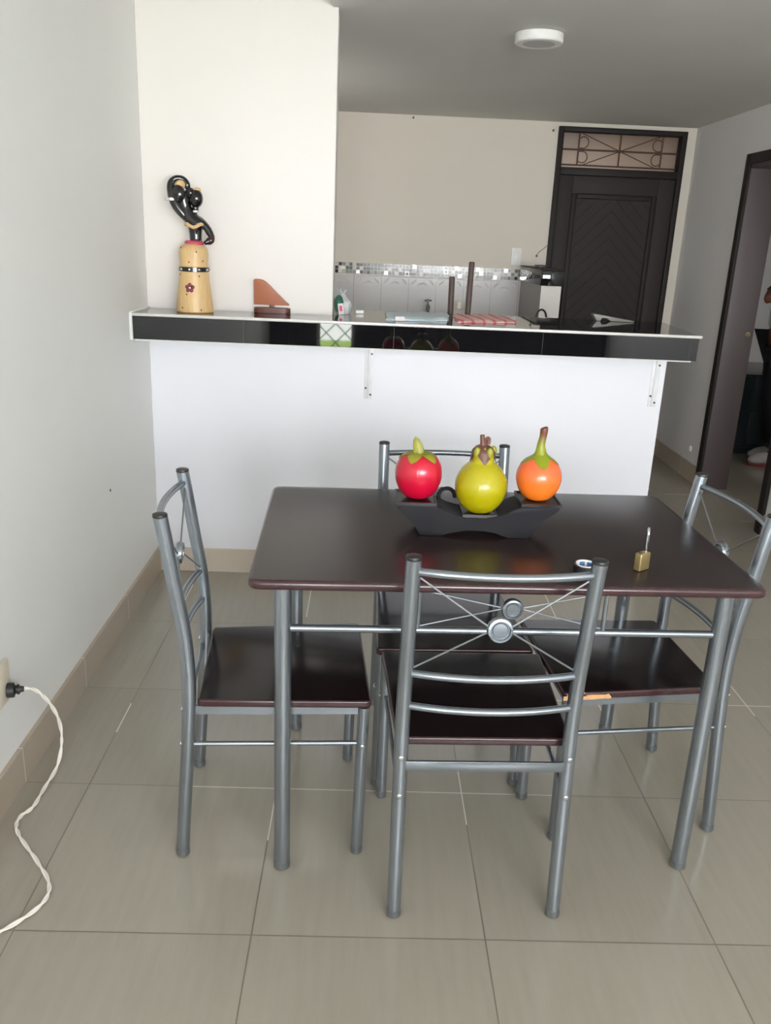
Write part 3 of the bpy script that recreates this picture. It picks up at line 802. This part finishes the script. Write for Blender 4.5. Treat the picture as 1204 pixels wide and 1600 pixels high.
# ------------------------------------------------------------------ dining chairs (local +x = facing)
prof_pts = [(0, .016), (.010, .16), (.019, .28), (.026, .40), (.0275, .48), (.021, .585), (.005, .69), (-.008, .78), (-.0195, .853)]
def post_u(z):
    for (u0, z0), (u1, z1) in zip(prof_pts, prof_pts[1:]):
        if z0 <= z <= z1: return u0 + (u1 - u0) * (z - z0) / (z1 - z0)
    return 0
def make_chair(label, group):
    t = thing('dining_chair', label, 'chair', group=group)
    H = .1775
    for s in (-1, 1):
        pts = catmull([(u, s * H, z) for u, z in prof_pts], 4)
        lg = link('rear_leg', T(pts, .0155, 18), 'steel', t)
        link('post_cap', lathe(bmesh.new(), [(.0156, -.002), (.0160, .001), (.0152, .0045), (.012, .0058), (0, .0062)], (-.0197, s * H, .853), 18), 'cap', lg)
        link('foot_cap', lathe(bmesh.new(), [(.013, 0), (.0162, .003), (.0162, .02)], (0, s * H, .0005), 18), 'steel_dark', lg)
        for z in (.305, .395):
            b = bmesh.new(); u = post_u(z); ellipsoid(b, (u - .0150, s * H, z), (.0035, .0062, .0062), 12, 8)
            link('bolt', b, 'chrome', lg)
        fl = link('front_leg', T([(.414, s * .19, .016), (.420, s * .19, .403)], .0140, 18), 'steel', t)
        link('foot_cap', lathe(bmesh.new(), [(.012, 0), (.0147, .003), (.0147, .02)], (.414, s * .19, .0005), 18), 'steel_dark', fl)
        b = bmesh.new(); ellipsoid(b, (.4185, s * .2045, .305), (.006, .0035, .006), 12, 8); link('bolt', b, 'chrome', fl)
        b = bmesh.new(); tube(b, [(.022, s * .1785, .305), (.418, s * .189, .305)], .0058, 12)
        link('stretcher', b, 'steel', t)
        b = bmesh.new(); prism(b, [(.026, s * .174), (.420, s * .1865), (.420, s * .1935), (.026, s * .181)][::s], 'z', .383, .4035)
        link('side_rail', b, 'steel', t, smooth=0)
    link('front_rail', B(.416, .423, -.19, .19, .383, .4035), 'steel', t, smooth=0)
    b = bmesh.new(); box(b, .0135, .0205, -.172, .172, .362, .385, bev=.001)
    link('rear_rail', b, 'steel', t)
    b = slab(bmesh.new(), rounded([(.0455, -.187), (.436, -.2045), (.436, .2045), (.0455, .187)], .012), .4037, .4225, .005)
    link('seat', b, ['wenge_seat', 'wenge_edge'], t, smooth=60)
    for nm, z, r, bow in (('top_rail', .825, .0082, .026), ('back_slat', .590, .0078, .026), ('back_slat', .513, .0078, .026)):
        u = post_u(z)
        pts = [(u - bow * (1 - (k / 10 - 1) ** 2), -H * (1 - k / 10) if k <= 10 else H * (k / 10 - 1), z) for k in range(21)]
        link(nm, T(pts, r, 12), 'steel', t)
    zc = .703; uc = post_u(zc) - .012
    for s in (-1, 1):
        for z, zz in ((.812, .004), (.602, -.004)):
            link('brace_wire', T([(post_u(z), s * (H - .013), z), (uc, s * .020, zc + zz)], .0020, 8), 'steel_dark', t)
    link('medallion', medallion(bmesh.new(), (uc, 0, zc), (-1, 0, .12), .0262, .018), 'steel', t)
    return t
G = 'dining chairs around the dark table'
ch = make_chair('silver framed chair nearest the viewer with its back turned, before the table', G)
ch.location = (1.1615, -1.956, 0); ch.rotation_euler.z = math.radians(91.5)
def again(label, x, y, deg):
    c = copy_tree(ch); c['label'] = label; c.location = (x, y, 0); c.rotation_euler.z = math.radians(deg); return c
again('silver framed chair on the left beside the pale side wall, facing right', .47, -1.607, 4.7)
again('silver framed chair behind the table, mostly hidden by the ceramic fruit', 1.121, -1.072, 272.2)
c4 = again('silver framed chair on the right with a chipped seat edge, facing left', 1.789, -1.4715, 185.3)
b = bmesh.new(); rnd = random.Random(2)
lo = []; hi = []
n = 16
for k in range(n + 1):
    u = .318 + (.437 - .318) * k / n; yy = .187 + (u - .0455) / (.436 - .0455) * .0175 + .0014
    if k == n: pass
    hz = .4215 if (k > 8 and k < 15) else .418 - .003 * rnd.random()
    if k in (0,): hz = .409
    lo.append(b.verts.new((u, yy, .4045 + (.002 * rnd.random() if k < 6 else 0)))); hi.append(b.verts.new((u, yy - (.001 if hz < .42 else .003), hz + .0012 if hz > .42 else hz)))
    
for k in range(n): b.faces.new((lo[k], lo[k + 1], hi[k + 1], hi[k]))
o = link('chipped_edge', b, 'raw', c4, smooth=0); o['label'] = 'bare chipboard where the edge band is chipped off'

# ------------------------------------------------------------------ things on the table
Zt = TH
t = thing('fruit_holder', 'dark wavy wooden centrepiece stand with three square trays on the table', 'stand', (0, 0, 0))
wave = [(1.024, .7505), (1.077, .7505), (1.090, .757), (1.108, .763), (1.13, .766), (1.155, .767), (1.18, .766), (1.205, .762), (1.222, .757), (1.234, .7505), (1.283, .7505),
        (1.292, .765), (1.305, .786), (1.322, .803), (1.342, .815), (1.353, .824), (1.353, .831), (1.262, .829), (1.245, .822), (1.225, .810), (1.205, .802), (1.18, .798), (1.155, .797), (1.13, .798),
        (1.108, .801), (1.090, .808), (1.072, .818), (1.056, .825), (.967, .825), (.967, .818), (.978, .808), (.995, .794), (1.008, .778), (1.016, .765)]
link('wave_body', prism(bmesh.new(), wave, 'y', -1.562, -1.462, bev=.002), 'holder', t, smooth=30)
def tray(cx, cz, hw, y0, y1, tilt=0):
    b = bmesh.new(); box(b, -hw, hw, y0, y1, 0, .004)
    for a in ((-hw, -hw + .003, y0, y1), (hw - .003, hw, y0, y1), (-hw + .003, hw - .003, y0, y0 + .003), (-hw + .003, hw - .003, y1 - .003, y1)):
        box(b, a[0], a[1], a[2], a[3], .004, .0075)
    bmesh.ops.transform(b, matrix=Matrix.Translation((cx, 0, cz)), verts=b.verts)
    return link('tray', b, 'tray', t, smooth=0)
tray(1.012, .8255, .048, -1.566, -1.454); tray(1.308, .8315, .048, -1.566, -1.454); tray(1.165, .7985, .042, -1.560, -1.464)
b = bmesh.new(); tube(b, [(1.092 + .020 * math.cos(a), -1.466, .822 + .020 * math.sin(a)) for a in [PI * (1.15 - 1.2 * k / 14) for k in range(15)]], .005, 10)
link('scroll', b, 'holder', t)

t = thing('ceramic_fruit', 'glossy red ceramic fruit with olive leaves on the left tray', 'ceramic fruit', group='ceramic fruit on the stand')
rz0 = .8297; rx, ry = 1.0165, -1.51
prof = [(0, .004), (.02, .0015), (.032, .006), (.045, .020), (.0535, .040), (.0565, .060), (.0545, .080), (.046, .097), (.034, .106), (.02, .1085), (.008, .106), (0, .104)]
pc = catmull([(a, z, 0) for a, z in prof], 3)
link('fruit_body', lathe(bmesh.new(), [(max(p.x, 0), p.y) for p in pc], (rx, ry, rz0), 40), 'red_fruit', t)
b = bmesh.new()
for k in range(5):
    a0 = 2 * PI * k / 5 + .5; row = []
    for j, (rr, w, dz) in enumerate(((.004, .007, .1100), (.018, .014, .1135), (.032, .017, .1105), (.043, .011, .1035), (.0495, .0008, .0965))):
        d = Vector((math.cos(a0), math.sin(a0), 0)); q = Vector((-d.y, d.x, 0))
        row.append([Vector((rx, ry, rz0 + dz)) + d * rr + q * w * e + Vector((0, 0, -.003 * abs(e))) for e in (-1, 0, 1)])
    vs = [[b.verts.new(p) for p in r_] for r_ in row]
    for r0, r1 in zip(vs, vs[1:]):
        for j in range(2): b.faces.new((r0[j], r0[j + 1], r1[j + 1], r1[j]))
link('leaf_crown', b, 'leaf', t, smooth=60)
b = bmesh.new(); tube(b, [(rx - .002, ry, rz0 + .106), (rx - .003, ry, rz0 + .117), (rx - .006, ry, rz0 + .130), (rx - .010, ry, rz0 + .142), (rx - .012, ry, rz0 + .149)], [.015, .013, .011, .007, .001], 10, flat=.6)
link('stem', b, 'leaf', t)

t = thing('ceramic_fruit', 'olive green ceramic gourd with folded brown leaf top on the middle tray', 'ceramic fruit', group='ceramic fruit on the stand')
gx, gy_, gz = 1.1665, -1.522, .8027
prof = [(0, .002), (.02, .001), (.036, .009), (.052, .028), (.0605, .050), (.0625, .066), (.060, .083), (.050, .104), (.038, .117), (.0285, .124), (.026, .132), (.0265, .142), (.025, .152), (.018, .16), (0, .163)]
pc = catmull([(a, z, 0) for a, z in prof], 3)
link('fruit_body', lathe(bmesh.new(), [(max(p.x, 0), p.y) for p in pc], (gx, gy_, gz), 40), 'green_fruit', t)
def calyx(bm, cx, cy, z0, petals, rin, zlow, zhigh, rot, dip=.55):
    n = 60; rings = []
    for j, f in enumerate((0, .25, .5, .75, 1)):
        ring = []
        for i in range(n):
            a = 2 * PI * i / n
            q = ((a + rot) * petals / (2 * PI)) % 1.0; w = (1 - abs(2 * q - 1)) ** 1.15
            zl = zlow + (1 - w) * (zhigh - zlow) * dip
            zz = zhigh + (zl - zhigh) * f; r = rin(zz) * (1.0 if f > 0 else .02)
            ring.append(bm.verts.new((cx + r * math.cos(a), cy + r * math.sin(a), z0 + zz)))
        rings.append(ring)
    for a, b_ in zip(rings, rings[1:]):
        for i in range(n): bm.faces.new((a[i], a[(i + 1) % n], b_[(i + 1) % n], b_[i]))
    return bm
def rg(zz):
    p = [(.117, .0395), (.124, .031), (.132, .0285), (.142, .029), (.152, .0275), (.16, .0205), (.168, .010)]
    for (a, r0), (c, r1) in zip(p, p[1:]):
        if a <= zz <= c: return r0 + (r1 - r0) * (zz - a) / (c - a)
    return .010 if zz > .168 else .0395
link('leaf_cap', calyx(bmesh.new(), gx, gy_, gz, 4, rg, .122, .168, .75), 'leaf_brown', t, smooth=60)
b = bmesh.new()
for sx, sy in ((.012, -.022), (-.017, -.018), (.024, .003)):
    ellipsoid(b, (gx + sx, gy_ + sy, gz + .15), (.0085, .006, .0135), 12, 10)
link('leaf_fold', b, 'leaf', t)
b = bmesh.new(); tube(b, [(gx - .002, gy_, gz + .162), (gx - .004, gy_, gz + .176), (gx - .006, gy_, gz + .189)], [.008, .006, .0055], 10); tube(b, catmull([(gx + .002, gy_ - .002, gz + .165), (gx + .006, gy_ - .003, gz + .182), (gx + .010, gy_ - .004, gz + .180), (gx + .009, gy_ - .006, gz + .168)], 3), .0045, 8)
link('stem', b, 'leaf_brown', t)

t = thing('ceramic_fruit', 'orange ceramic fruit with a long curved olive stem on the right tray', 'ceramic fruit', group='ceramic fruit on the stand')
ox, oy, oz = 1.306, -1.51, .8357
prof = [(0, .002), (.02, .001), (.034, .008), (.047, .025), (.0535, .045), (.0545, .058), (.052, .072), (.044, .088), (.034, .098), (.022, .105), (0, .108)]
pc = catmull([(a, z, 0) for a, z in prof], 3)
link('fruit_body', lathe(bmesh.new(), [(max(p.x, 0), p.y) for p in pc], (ox, oy, oz), 40), 'orange', t)
def ro(zz):
    p = [(.07, .0545), (.088, .046), (.098, .036), (.106, .0235), (.112, .015), (.13, .008)]
    for (a, r0), (c, r1) in zip(p, p[1:]):
        if a <= zz <= c: return r0 + (r1 - r0) * (zz - a) / (c - a)
    return .008 if zz > .13 else .0545
link('leaf_cap', calyx(bmesh.new(), ox, oy, oz, 4, ro, .084, .122, .8, .55), 'stem_cap', t, smooth=60)
b = bmesh.new(); tube(b, catmull([(ox, oy, oz + .100), (ox - .001, oy, oz + .115), (ox - .002, oy, oz + .135), (ox + .001, oy, oz + .155), (ox + .002, oy, oz + .172), (ox + .001, oy, oz + .177)], 4),
     [.021, .0195, .018, .0165, .0145, .013, .0115, .0105, .0098, .0094, .009, .0088, .0088, .009, .0092, .0094, .0094, .0092, .009, .0075, .003], 14)
link('stem', b, 'stem', t)

t = thing('tape_roll', 'small roll of black tape lying flat on the table near edge', 'tape', (1.371, -1.770, Zt + .0005))
b = bmesh.new(); n = 40
def ringm(b, r0, r1, z0, z1):
    prof = [(r1, z0), (r1, z1), (r0, z1), (r0, z0)]; rings = [[b.verts.new((r * math.cos(2 * PI * k / n), r * math.sin(2 * PI * k / n), z)) for k in range(n)] for r, z in prof]
    for i in range(4):
        A, C = rings[i], rings[(i + 1) % 4]
        for k in range(n): b.faces.new((A[k], A[(k + 1) % n], C[(k + 1) % n], C[k]))
    return b
link('tape', ringm(b, .0222, .0275, 0, .021), 'black_tape', t)
co = link('card_core', ringm(bmesh.new(), .0200, .0222, .0005, .0225), 'card', t)
b = bmesh.new()
for a in (100, 50):
    a = math.radians(a); box(b, -.006, .006, -.0008, .0008, .008, .019); 
    vs = b.verts[-8:] if False else list(b.verts)[-8:]
    bmesh.ops.transform(b, matrix=Matrix.Translation((.0196 * math.cos(a), .0196 * math.sin(a), 0)) @ Matrix.Rotation(a - PI / 2, 4, 'Z'), verts=vs)
link('blue_print', b, 'blue', co, smooth=0)

t = thing('padlock', 'brass padlock standing upright on the table with its steel shackle raised', 'padlock', (1.503, -1.738, Zt), math.radians(36))
b = bmesh.new(); box(b, -.0175, .0175, -.009, .009, .0006, .041, bev=.0035, seg=3)
link('body', b, 'brass', t)
sa = math.radians(34); sdx, sdy = math.cos(sa), math.sin(sa)
arc = [(.009 + sdx * .011 * (1 - math.cos(a)), sdy * .011 * (1 - math.cos(a)), .080 + .011 * math.sin(a)) for a in [PI * k / 8 for k in range(9)]]
b = bmesh.new(); tube(b, [(.009, 0, .038)] + arc + [(.009 + sdx * .022, sdy * .022, .062)], .0029, 10)
link('shackle', b, 'chrome', t)
b = bmesh.new(); disc(b, (-.010, 0, .0413), (0, 0, 1), .0038, .0012, 14); link('shackle_hole', b, 'screw', t)

# ------------------------------------------------------------------ plug, cable, wall cap
t = thing('wall_socket', 'ivory wall socket plate low on the left wall', 'electrical plate', (0, -1.585, .33))
link('cover', B(0, .012, -.035, .035, -.055, .055, bev=.004), 'ivory', t)
t = thing('extension_cord', 'white twisted cable running over the floor from a black plug at left wall', 'cable')
b = bmesh.new()
tube(b, [(.0125, -1.575, .306), (.028, -1.572, .306), (.030, -1.570, .306), (.048, -1.562, .304)], [.019, .019, .011, .007], 14)
tube(b, [(.034, -1.5685, .3055), (.038, -1.566, .305)], [.013, .013], 12)
link('plug', b, 'cap', t)
path = catmull([(.045, -1.563, .305), (.065, -1.535, .285), (.082, -1.505, .235), (.092, -1.475, .165), (.090, -1.46, .09), (.082, -1.485, .025), (.073, -1.56, .0075), (.072, -1.635, .0065), (.056, -1.672, .0065), (.060, -1.71, .0065), (.088, -1.752, .0065), (.155, -1.828, .0065), (.208, -1.897, .0065), (.216, -1.953, .0065), (.183, -2.010, .0065), (.13, -2.062, .0065), (.075, -2.12, .0065), (.05, -2.25, .0065), (.05, -2.5, .0065)], 14)
b = bmesh.new()
for ph in (0, PI):
    pts = []
    for i, p in enumerate(path):
        tn = (path[min(i + 1, len(path) - 1)] - path[max(i - 1, 0)]).normalized(); u = tn.cross(Vector((0, 0, 1)))
        if u.length < .05: u = Vector((1, 0, 0))
        u.normalize(); v = tn.cross(u); a = i * .33 + ph
        pts.append(p + (u * math.cos(a) + v * math.sin(a)) * .0024)
    tube(b, pts, .0029, 8)
link('cord', b, 'cable', t)
b = bmesh.new(); disc(b, (R - .006, 1.876, .2), (1, 0, 0), .019, .012, 22, bev=.003)
tag(link('wall_plug', b, 'white_plastic'), 'small round white cap on the right wall above the skirting', 'wall cap')
b = bmesh.new(); disc(b, (.001, -.62, .545), (1, 0, 0), .005, .002, 12)
tag(link('nail', b, 'screw'), 'tiny dark nail head on the pale left wall', 'nail')

# ------------------------------------------------------------------ next room: dresser and person
t = thing('dresser', 'dark teal dresser standing in the room beyond the side doorway', 'dresser')
link('carcass', B(3.3, 4.55, 2.62, 3.13, .05, .60, bev=.004), 'dresser', t)
link('top_board', B(3.28, 4.57, 2.60, 3.14, .60, .625, bev=.004), 'diffuser', t)
for k in range(3):
    for j in range(2):
        dr = link('drawer', B(3.32 + k * .405, 3.70 + k * .405, 2.607, 2.63, .08 + j * .26, .325 + j * .26, bev=.004), 'dresser', t)
        b = bmesh.new(); ellipsoid(b, (3.51 + k * .405, 2.60, .20 + j * .26), (.012, .012, .012), 12, 8); link('knob', b, 'steel_dark', dr)
link('plinth', B(3.33, 4.52, 2.65, 3.1, .001, .05), 'dresser', t, smooth=0)

t = thing('person', 'person in white shirt and dark trousers standing beyond the side doorway, elbow bent', 'person', (0, 0, 0))
px, py = 3.77, 2.38      # faces -x
J = [((px + .01, py, .93), (.13, .15)), ((px, py, 1.06), .115), ((px - .005, py, 1.22), .125), ((px, py, 1.36), .13), ((px, py, 1.46), .06), ((px - .012, py, 1.53), .052), ((px - .025, py, 1.60), .083), ((px - .02, py, 1.68), .085),
     ((px + .0, py - .165, 1.39), .062), ((px - .14, py - .185, 1.265), .045), ((px - .278, py - .185, 1.14), .042), ((px - .195, py - .15, 1.25), .034), ((px - .105, py - .10, 1.345), .026),
     ((px + .0, py + .165, 1.39), .062), ((px + .08, py + .20, 1.13), .045), ((px + .10, py + .21, .90), .030),
     ((px - .005, py - .085, .86), .095), ((px - .05, py - .085, .50), .066), ((px + .01, py - .085, .28), .055), ((px + .05, py - .085, .10), .042), ((px - .01, py - .085, .05), .034), ((px - .05, py - .085, .045), .028),
     ((px + .015, py + .085, .86), .095), ((px + .02, py + .085, .50), .066), ((px + .05, py + .085, .28), .055), ((px + .09, py + .085, .10), .042), ((px + .02, py + .085, .045), .036), ((px - .03, py + .085, .035), .030)]
E_ = [(0, 1), (1, 2), (2, 3), (3, 4), (4, 5), (5, 6), (6, 7), (3, 8), (8, 9), (9, 10), (10, 11), (11, 12), (3, 13), (13, 14), (14, 15), (0, 16), (16, 17), (17, 18), (18, 19), (19, 20), (20, 21), (0, 22), (22, 23), (23, 24), (24, 25), (25, 26), (26, 27)]
skin_mesh('body', J, E_, 'skin', t)
# hands: five fingers each
def hand(name, w, d, curl):
    d = Vector(d).normalized(); s = Vector((0, 1, 0)); nrm = d.cross(s).normalized(); s = nrm.cross(d)
    js = [(Vector(w), .020), (Vector(w) + d * .05, (.016, .034))]; es = [(0, 1)]
    js = [(Vector(w), .019), (Vector(w) + d * .045, .026)]
    for k, (o, L) in enumerate(((-.027, .066), (-.009, .075), (.009, .070), (.027, .055))):
        b0 = Vector(w) + d * .06 + s * o; i = len(js)
        js += [(b0, .0105), (b0 + d * L * .5 + nrm * curl * .25 * L, .009), (b0 + d * L * .85 + nrm * curl * .75 * L, .0078)]
        es += [(1, i), (i, i + 1), (i + 1, i + 2)]
    i = len(js); js += [(Vector(w) + d * .025 - s * .03 + nrm * .01, .011), (Vector(w) + d * .06 - s * .048 + nrm * .025, .0095)]; es += [(0, i), (i, i + 1)]
    return skin_mesh(name, [(tuple(a), r) for a, r in js], es, 'skin', t, sub=1)
hand('hand', (px - .105, py - .10, 1.345), (.2, .25, .9), .5)
hand('hand', (px + .10, py + .21, .90), (-.15, 0, -1), .4)
SJ = [J[0][0:1] + ((.150, .17),)] ; 
shirt = [((px + .01, py, .90), (.150, .165)), ((px, py, 1.06), .135), ((px - .005, py, 1.22), .140), ((px, py, 1.36), .138), ((px, py, 1.44), .075), ((px, py - .165, 1.39), .078), ((px - .115, py - .183, 1.288), .060), ((px - .198, py - .185, 1.215), .055), ((px, py + .165, 1.39), .078), ((px + .07, py + .20, 1.19), .060)]
skin_mesh('shirt', shirt, [(0, 1), (1, 2), (2, 3), (3, 4), (3, 5), (5, 6), (6, 7), (3, 8), (8, 9)], 'shirt', t)
b = bmesh.new(); tube(b, [(px - .203, py - .185, 1.210), (px - .232, py - .185, 1.183)], .0565, 18); link('sleeve_cuff', b, 'lace', t)
tr = [((px + .01, py, .95), (.150, .165)), ((px - .005, py - .085, .84), .112), ((px - .05, py - .085, .50), .088), ((px + .01, py - .085, .28), .076), ((px + .04, py - .085, .12), .070),
      ((px + .015, py + .085, .84), .112), ((px + .02, py + .085, .50), .088), ((px + .05, py + .085, .28), .076), ((px + .085, py + .085, .12), .070)]
skin_mesh('trousers', tr, [(0, 1), (1, 2), (2, 3), (3, 4), (0, 5), (5, 6), (6, 7), (7, 8)], 'trouser', t)
for sx, sy in ((-.01, -.085), (.06, .085)):
    X, Y = px + sx, py + sy
    b = bmesh.new()
    for c, r in (((X - .01, Y, .055), (.115, .046, .048)), ((X - .085, Y, .042), (.058, .048, .034)), ((X + .05, Y, .075), (.052, .042, .05))): ellipsoid(b, c, r)
    for v in b.verts:
        if v.co.z < .02: v.co.z = .02
    sh = link('shoe', b, 'shoe', t)
    b = bmesh.new(); prism(b, [(X - .02 + .125 * math.cos(a), Y + (.05 if math.cos(a) < 0 else .042) * math.sin(a)) for a in [2 * PI * k / 28 for k in range(28)]], 'z', .001, .024, bev=.004)
    link('sole', b, 'sole', sh)
    b = bmesh.new()
    for k in range(4): tube(b, [(X - .06 + k * .024, Y - .03, .074 + k * .009), (X - .06 + k * .024, Y, .084 + k * .010), (X - .06 + k * .024, Y + .03, .074 + k * .009)], .005, 6)
    link('laces', b, 'lace', sh)
b = bmesh.new(); ellipsoid(b, (px - .002, py, 1.70), (.104, .09, .10)); ellipsoid(b, (px + .035, py, 1.64), (.075, .086, .085))
for v in b.verts:
    if v.co.x < px - .075 and v.co.z < 1.70: v.co.x = px - .075
link('hair', b, 'hair', t)
b = bmesh.new(); ellipsoid(b, (px - .112, py, 1.625), (.016, .012, .02), 10, 8); ellipsoid(b, (px - .106, py, 1.588), (.008, .024, .006), 10, 8)
for s in (-1, 1): ellipsoid(b, (px - .02, py + s * .088, 1.63), (.02, .01, .03), 10, 8)
link('face', b, 'skin', t)
for s in (-1, 1):
    b = bmesh.new(); ellipsoid(b, (px - .098, py + s * .032, 1.65), (.010, .013, .008), 10, 8); e = link('eye', b, 'eye', t)
    b = bmesh.new(); ellipsoid(b, (px - .1065, py + s * .032, 1.65), (.003, .005, .005), 10, 8); link('pupil', b, 'hair', e)

# ------------------------------------------------------------------ light
def area(name, loc, size, rot, power, col=(1, 1, 1)):
    d = bpy.data.lights.new(name, 'AREA'); d.shape = 'RECTANGLE'; d.size, d.size_y = size; d.energy = power; d.color = col
    o = bpy.data.objects.new(name, d); COL.objects.link(o); o.location = loc; o.rotation_euler = rot; return o
area('added_window_daylight', ((WX0 + WX1) / 2, YB - .17, (WZ0 + WZ1) / 2), (WX1 - WX0, WZ1 - WZ0), (PI / 2, 0, 0), 102, (.97, .985, 1))  # daylight for the added wide window
area('garden_door_daylight', ((GX0 + GX1) / 2, YB - .17, 1.45), (GX1 - GX0, 1.15), (PI / 2, 0, 0), 26, (.97, .985, 1))
area('kitchen_fill', (.04, 1.35, 1.75), (.9, .7), (0, -PI / 2, 0), 6, (1, .95, .88))  # soft fill added to brighten the kitchen; no window there
area('bedroom_fill', (4.5, -.9, 1.4), (.9, 1.0), (PI / 2, 0, 0), 14, (1, .98, .95))  # fill added to light the next room; no window there
area('landing_lamp', (2.2, 3.6, 2.15), (.4, .4), (0, 0, 0), 13, (1, .94, .89))
sd = bpy.data.lights.new('sun', 'SUN'); sd.energy = 100; sd.angle = .01; so = bpy.data.objects.new('sun', sd); COL.objects.link(so)
so.rotation_euler = Vector((.7, -.5, -.5)).to_track_quat('-Z', 'Y').to_euler()
w = bpy.data.worlds.new('daylight_sky'); w.use_nodes = True; SC.world = w
bg = w.node_tree.nodes['Background']; bg.inputs[0].default_value = (.86, .92, 1, 1); bg.inputs[1].default_value = 2.2

# ------------------------------------------------------------------ camera
def cam_axes(yaw, pitch, roll):
    cy, sy, cp, sp, cr, sr = math.cos(yaw), math.sin(yaw), math.cos(pitch), math.sin(pitch), math.cos(roll), math.sin(roll)
    f = Vector((sy * cp, cy * cp, sp)); r = Vector((cy, -sy, 0)); u = r.cross(f)
    return cr * r + sr * u, -sr * r + cr * u, f
r_, u_, f_ = cam_axes(.0291, -.314, .0436)
cd = bpy.data.cameras.new('camera'); cam = bpy.data.objects.new('camera', cd); COL.objects.link(cam)
cd.sensor_fit = 'VERTICAL'; cd.sensor_height = 36; cd.sensor_width = 27.09; cd.lens = 1305.6 * 36 / 1600; cd.clip_start = .05
m = Matrix((r_, u_, -f_)).transposed().to_4x4(); m.translation = (.8851, -3.4428, 1.4171); cam.matrix_world = m
SC.camera = cam
SC.view_settings.view_transform = 'Standard'; SC.view_settings.look = 'None'
SC.view_settings.exposure = -.05; SC.view_settings.gamma = 1.08
SC.cycles.diffuse_bounces = 8
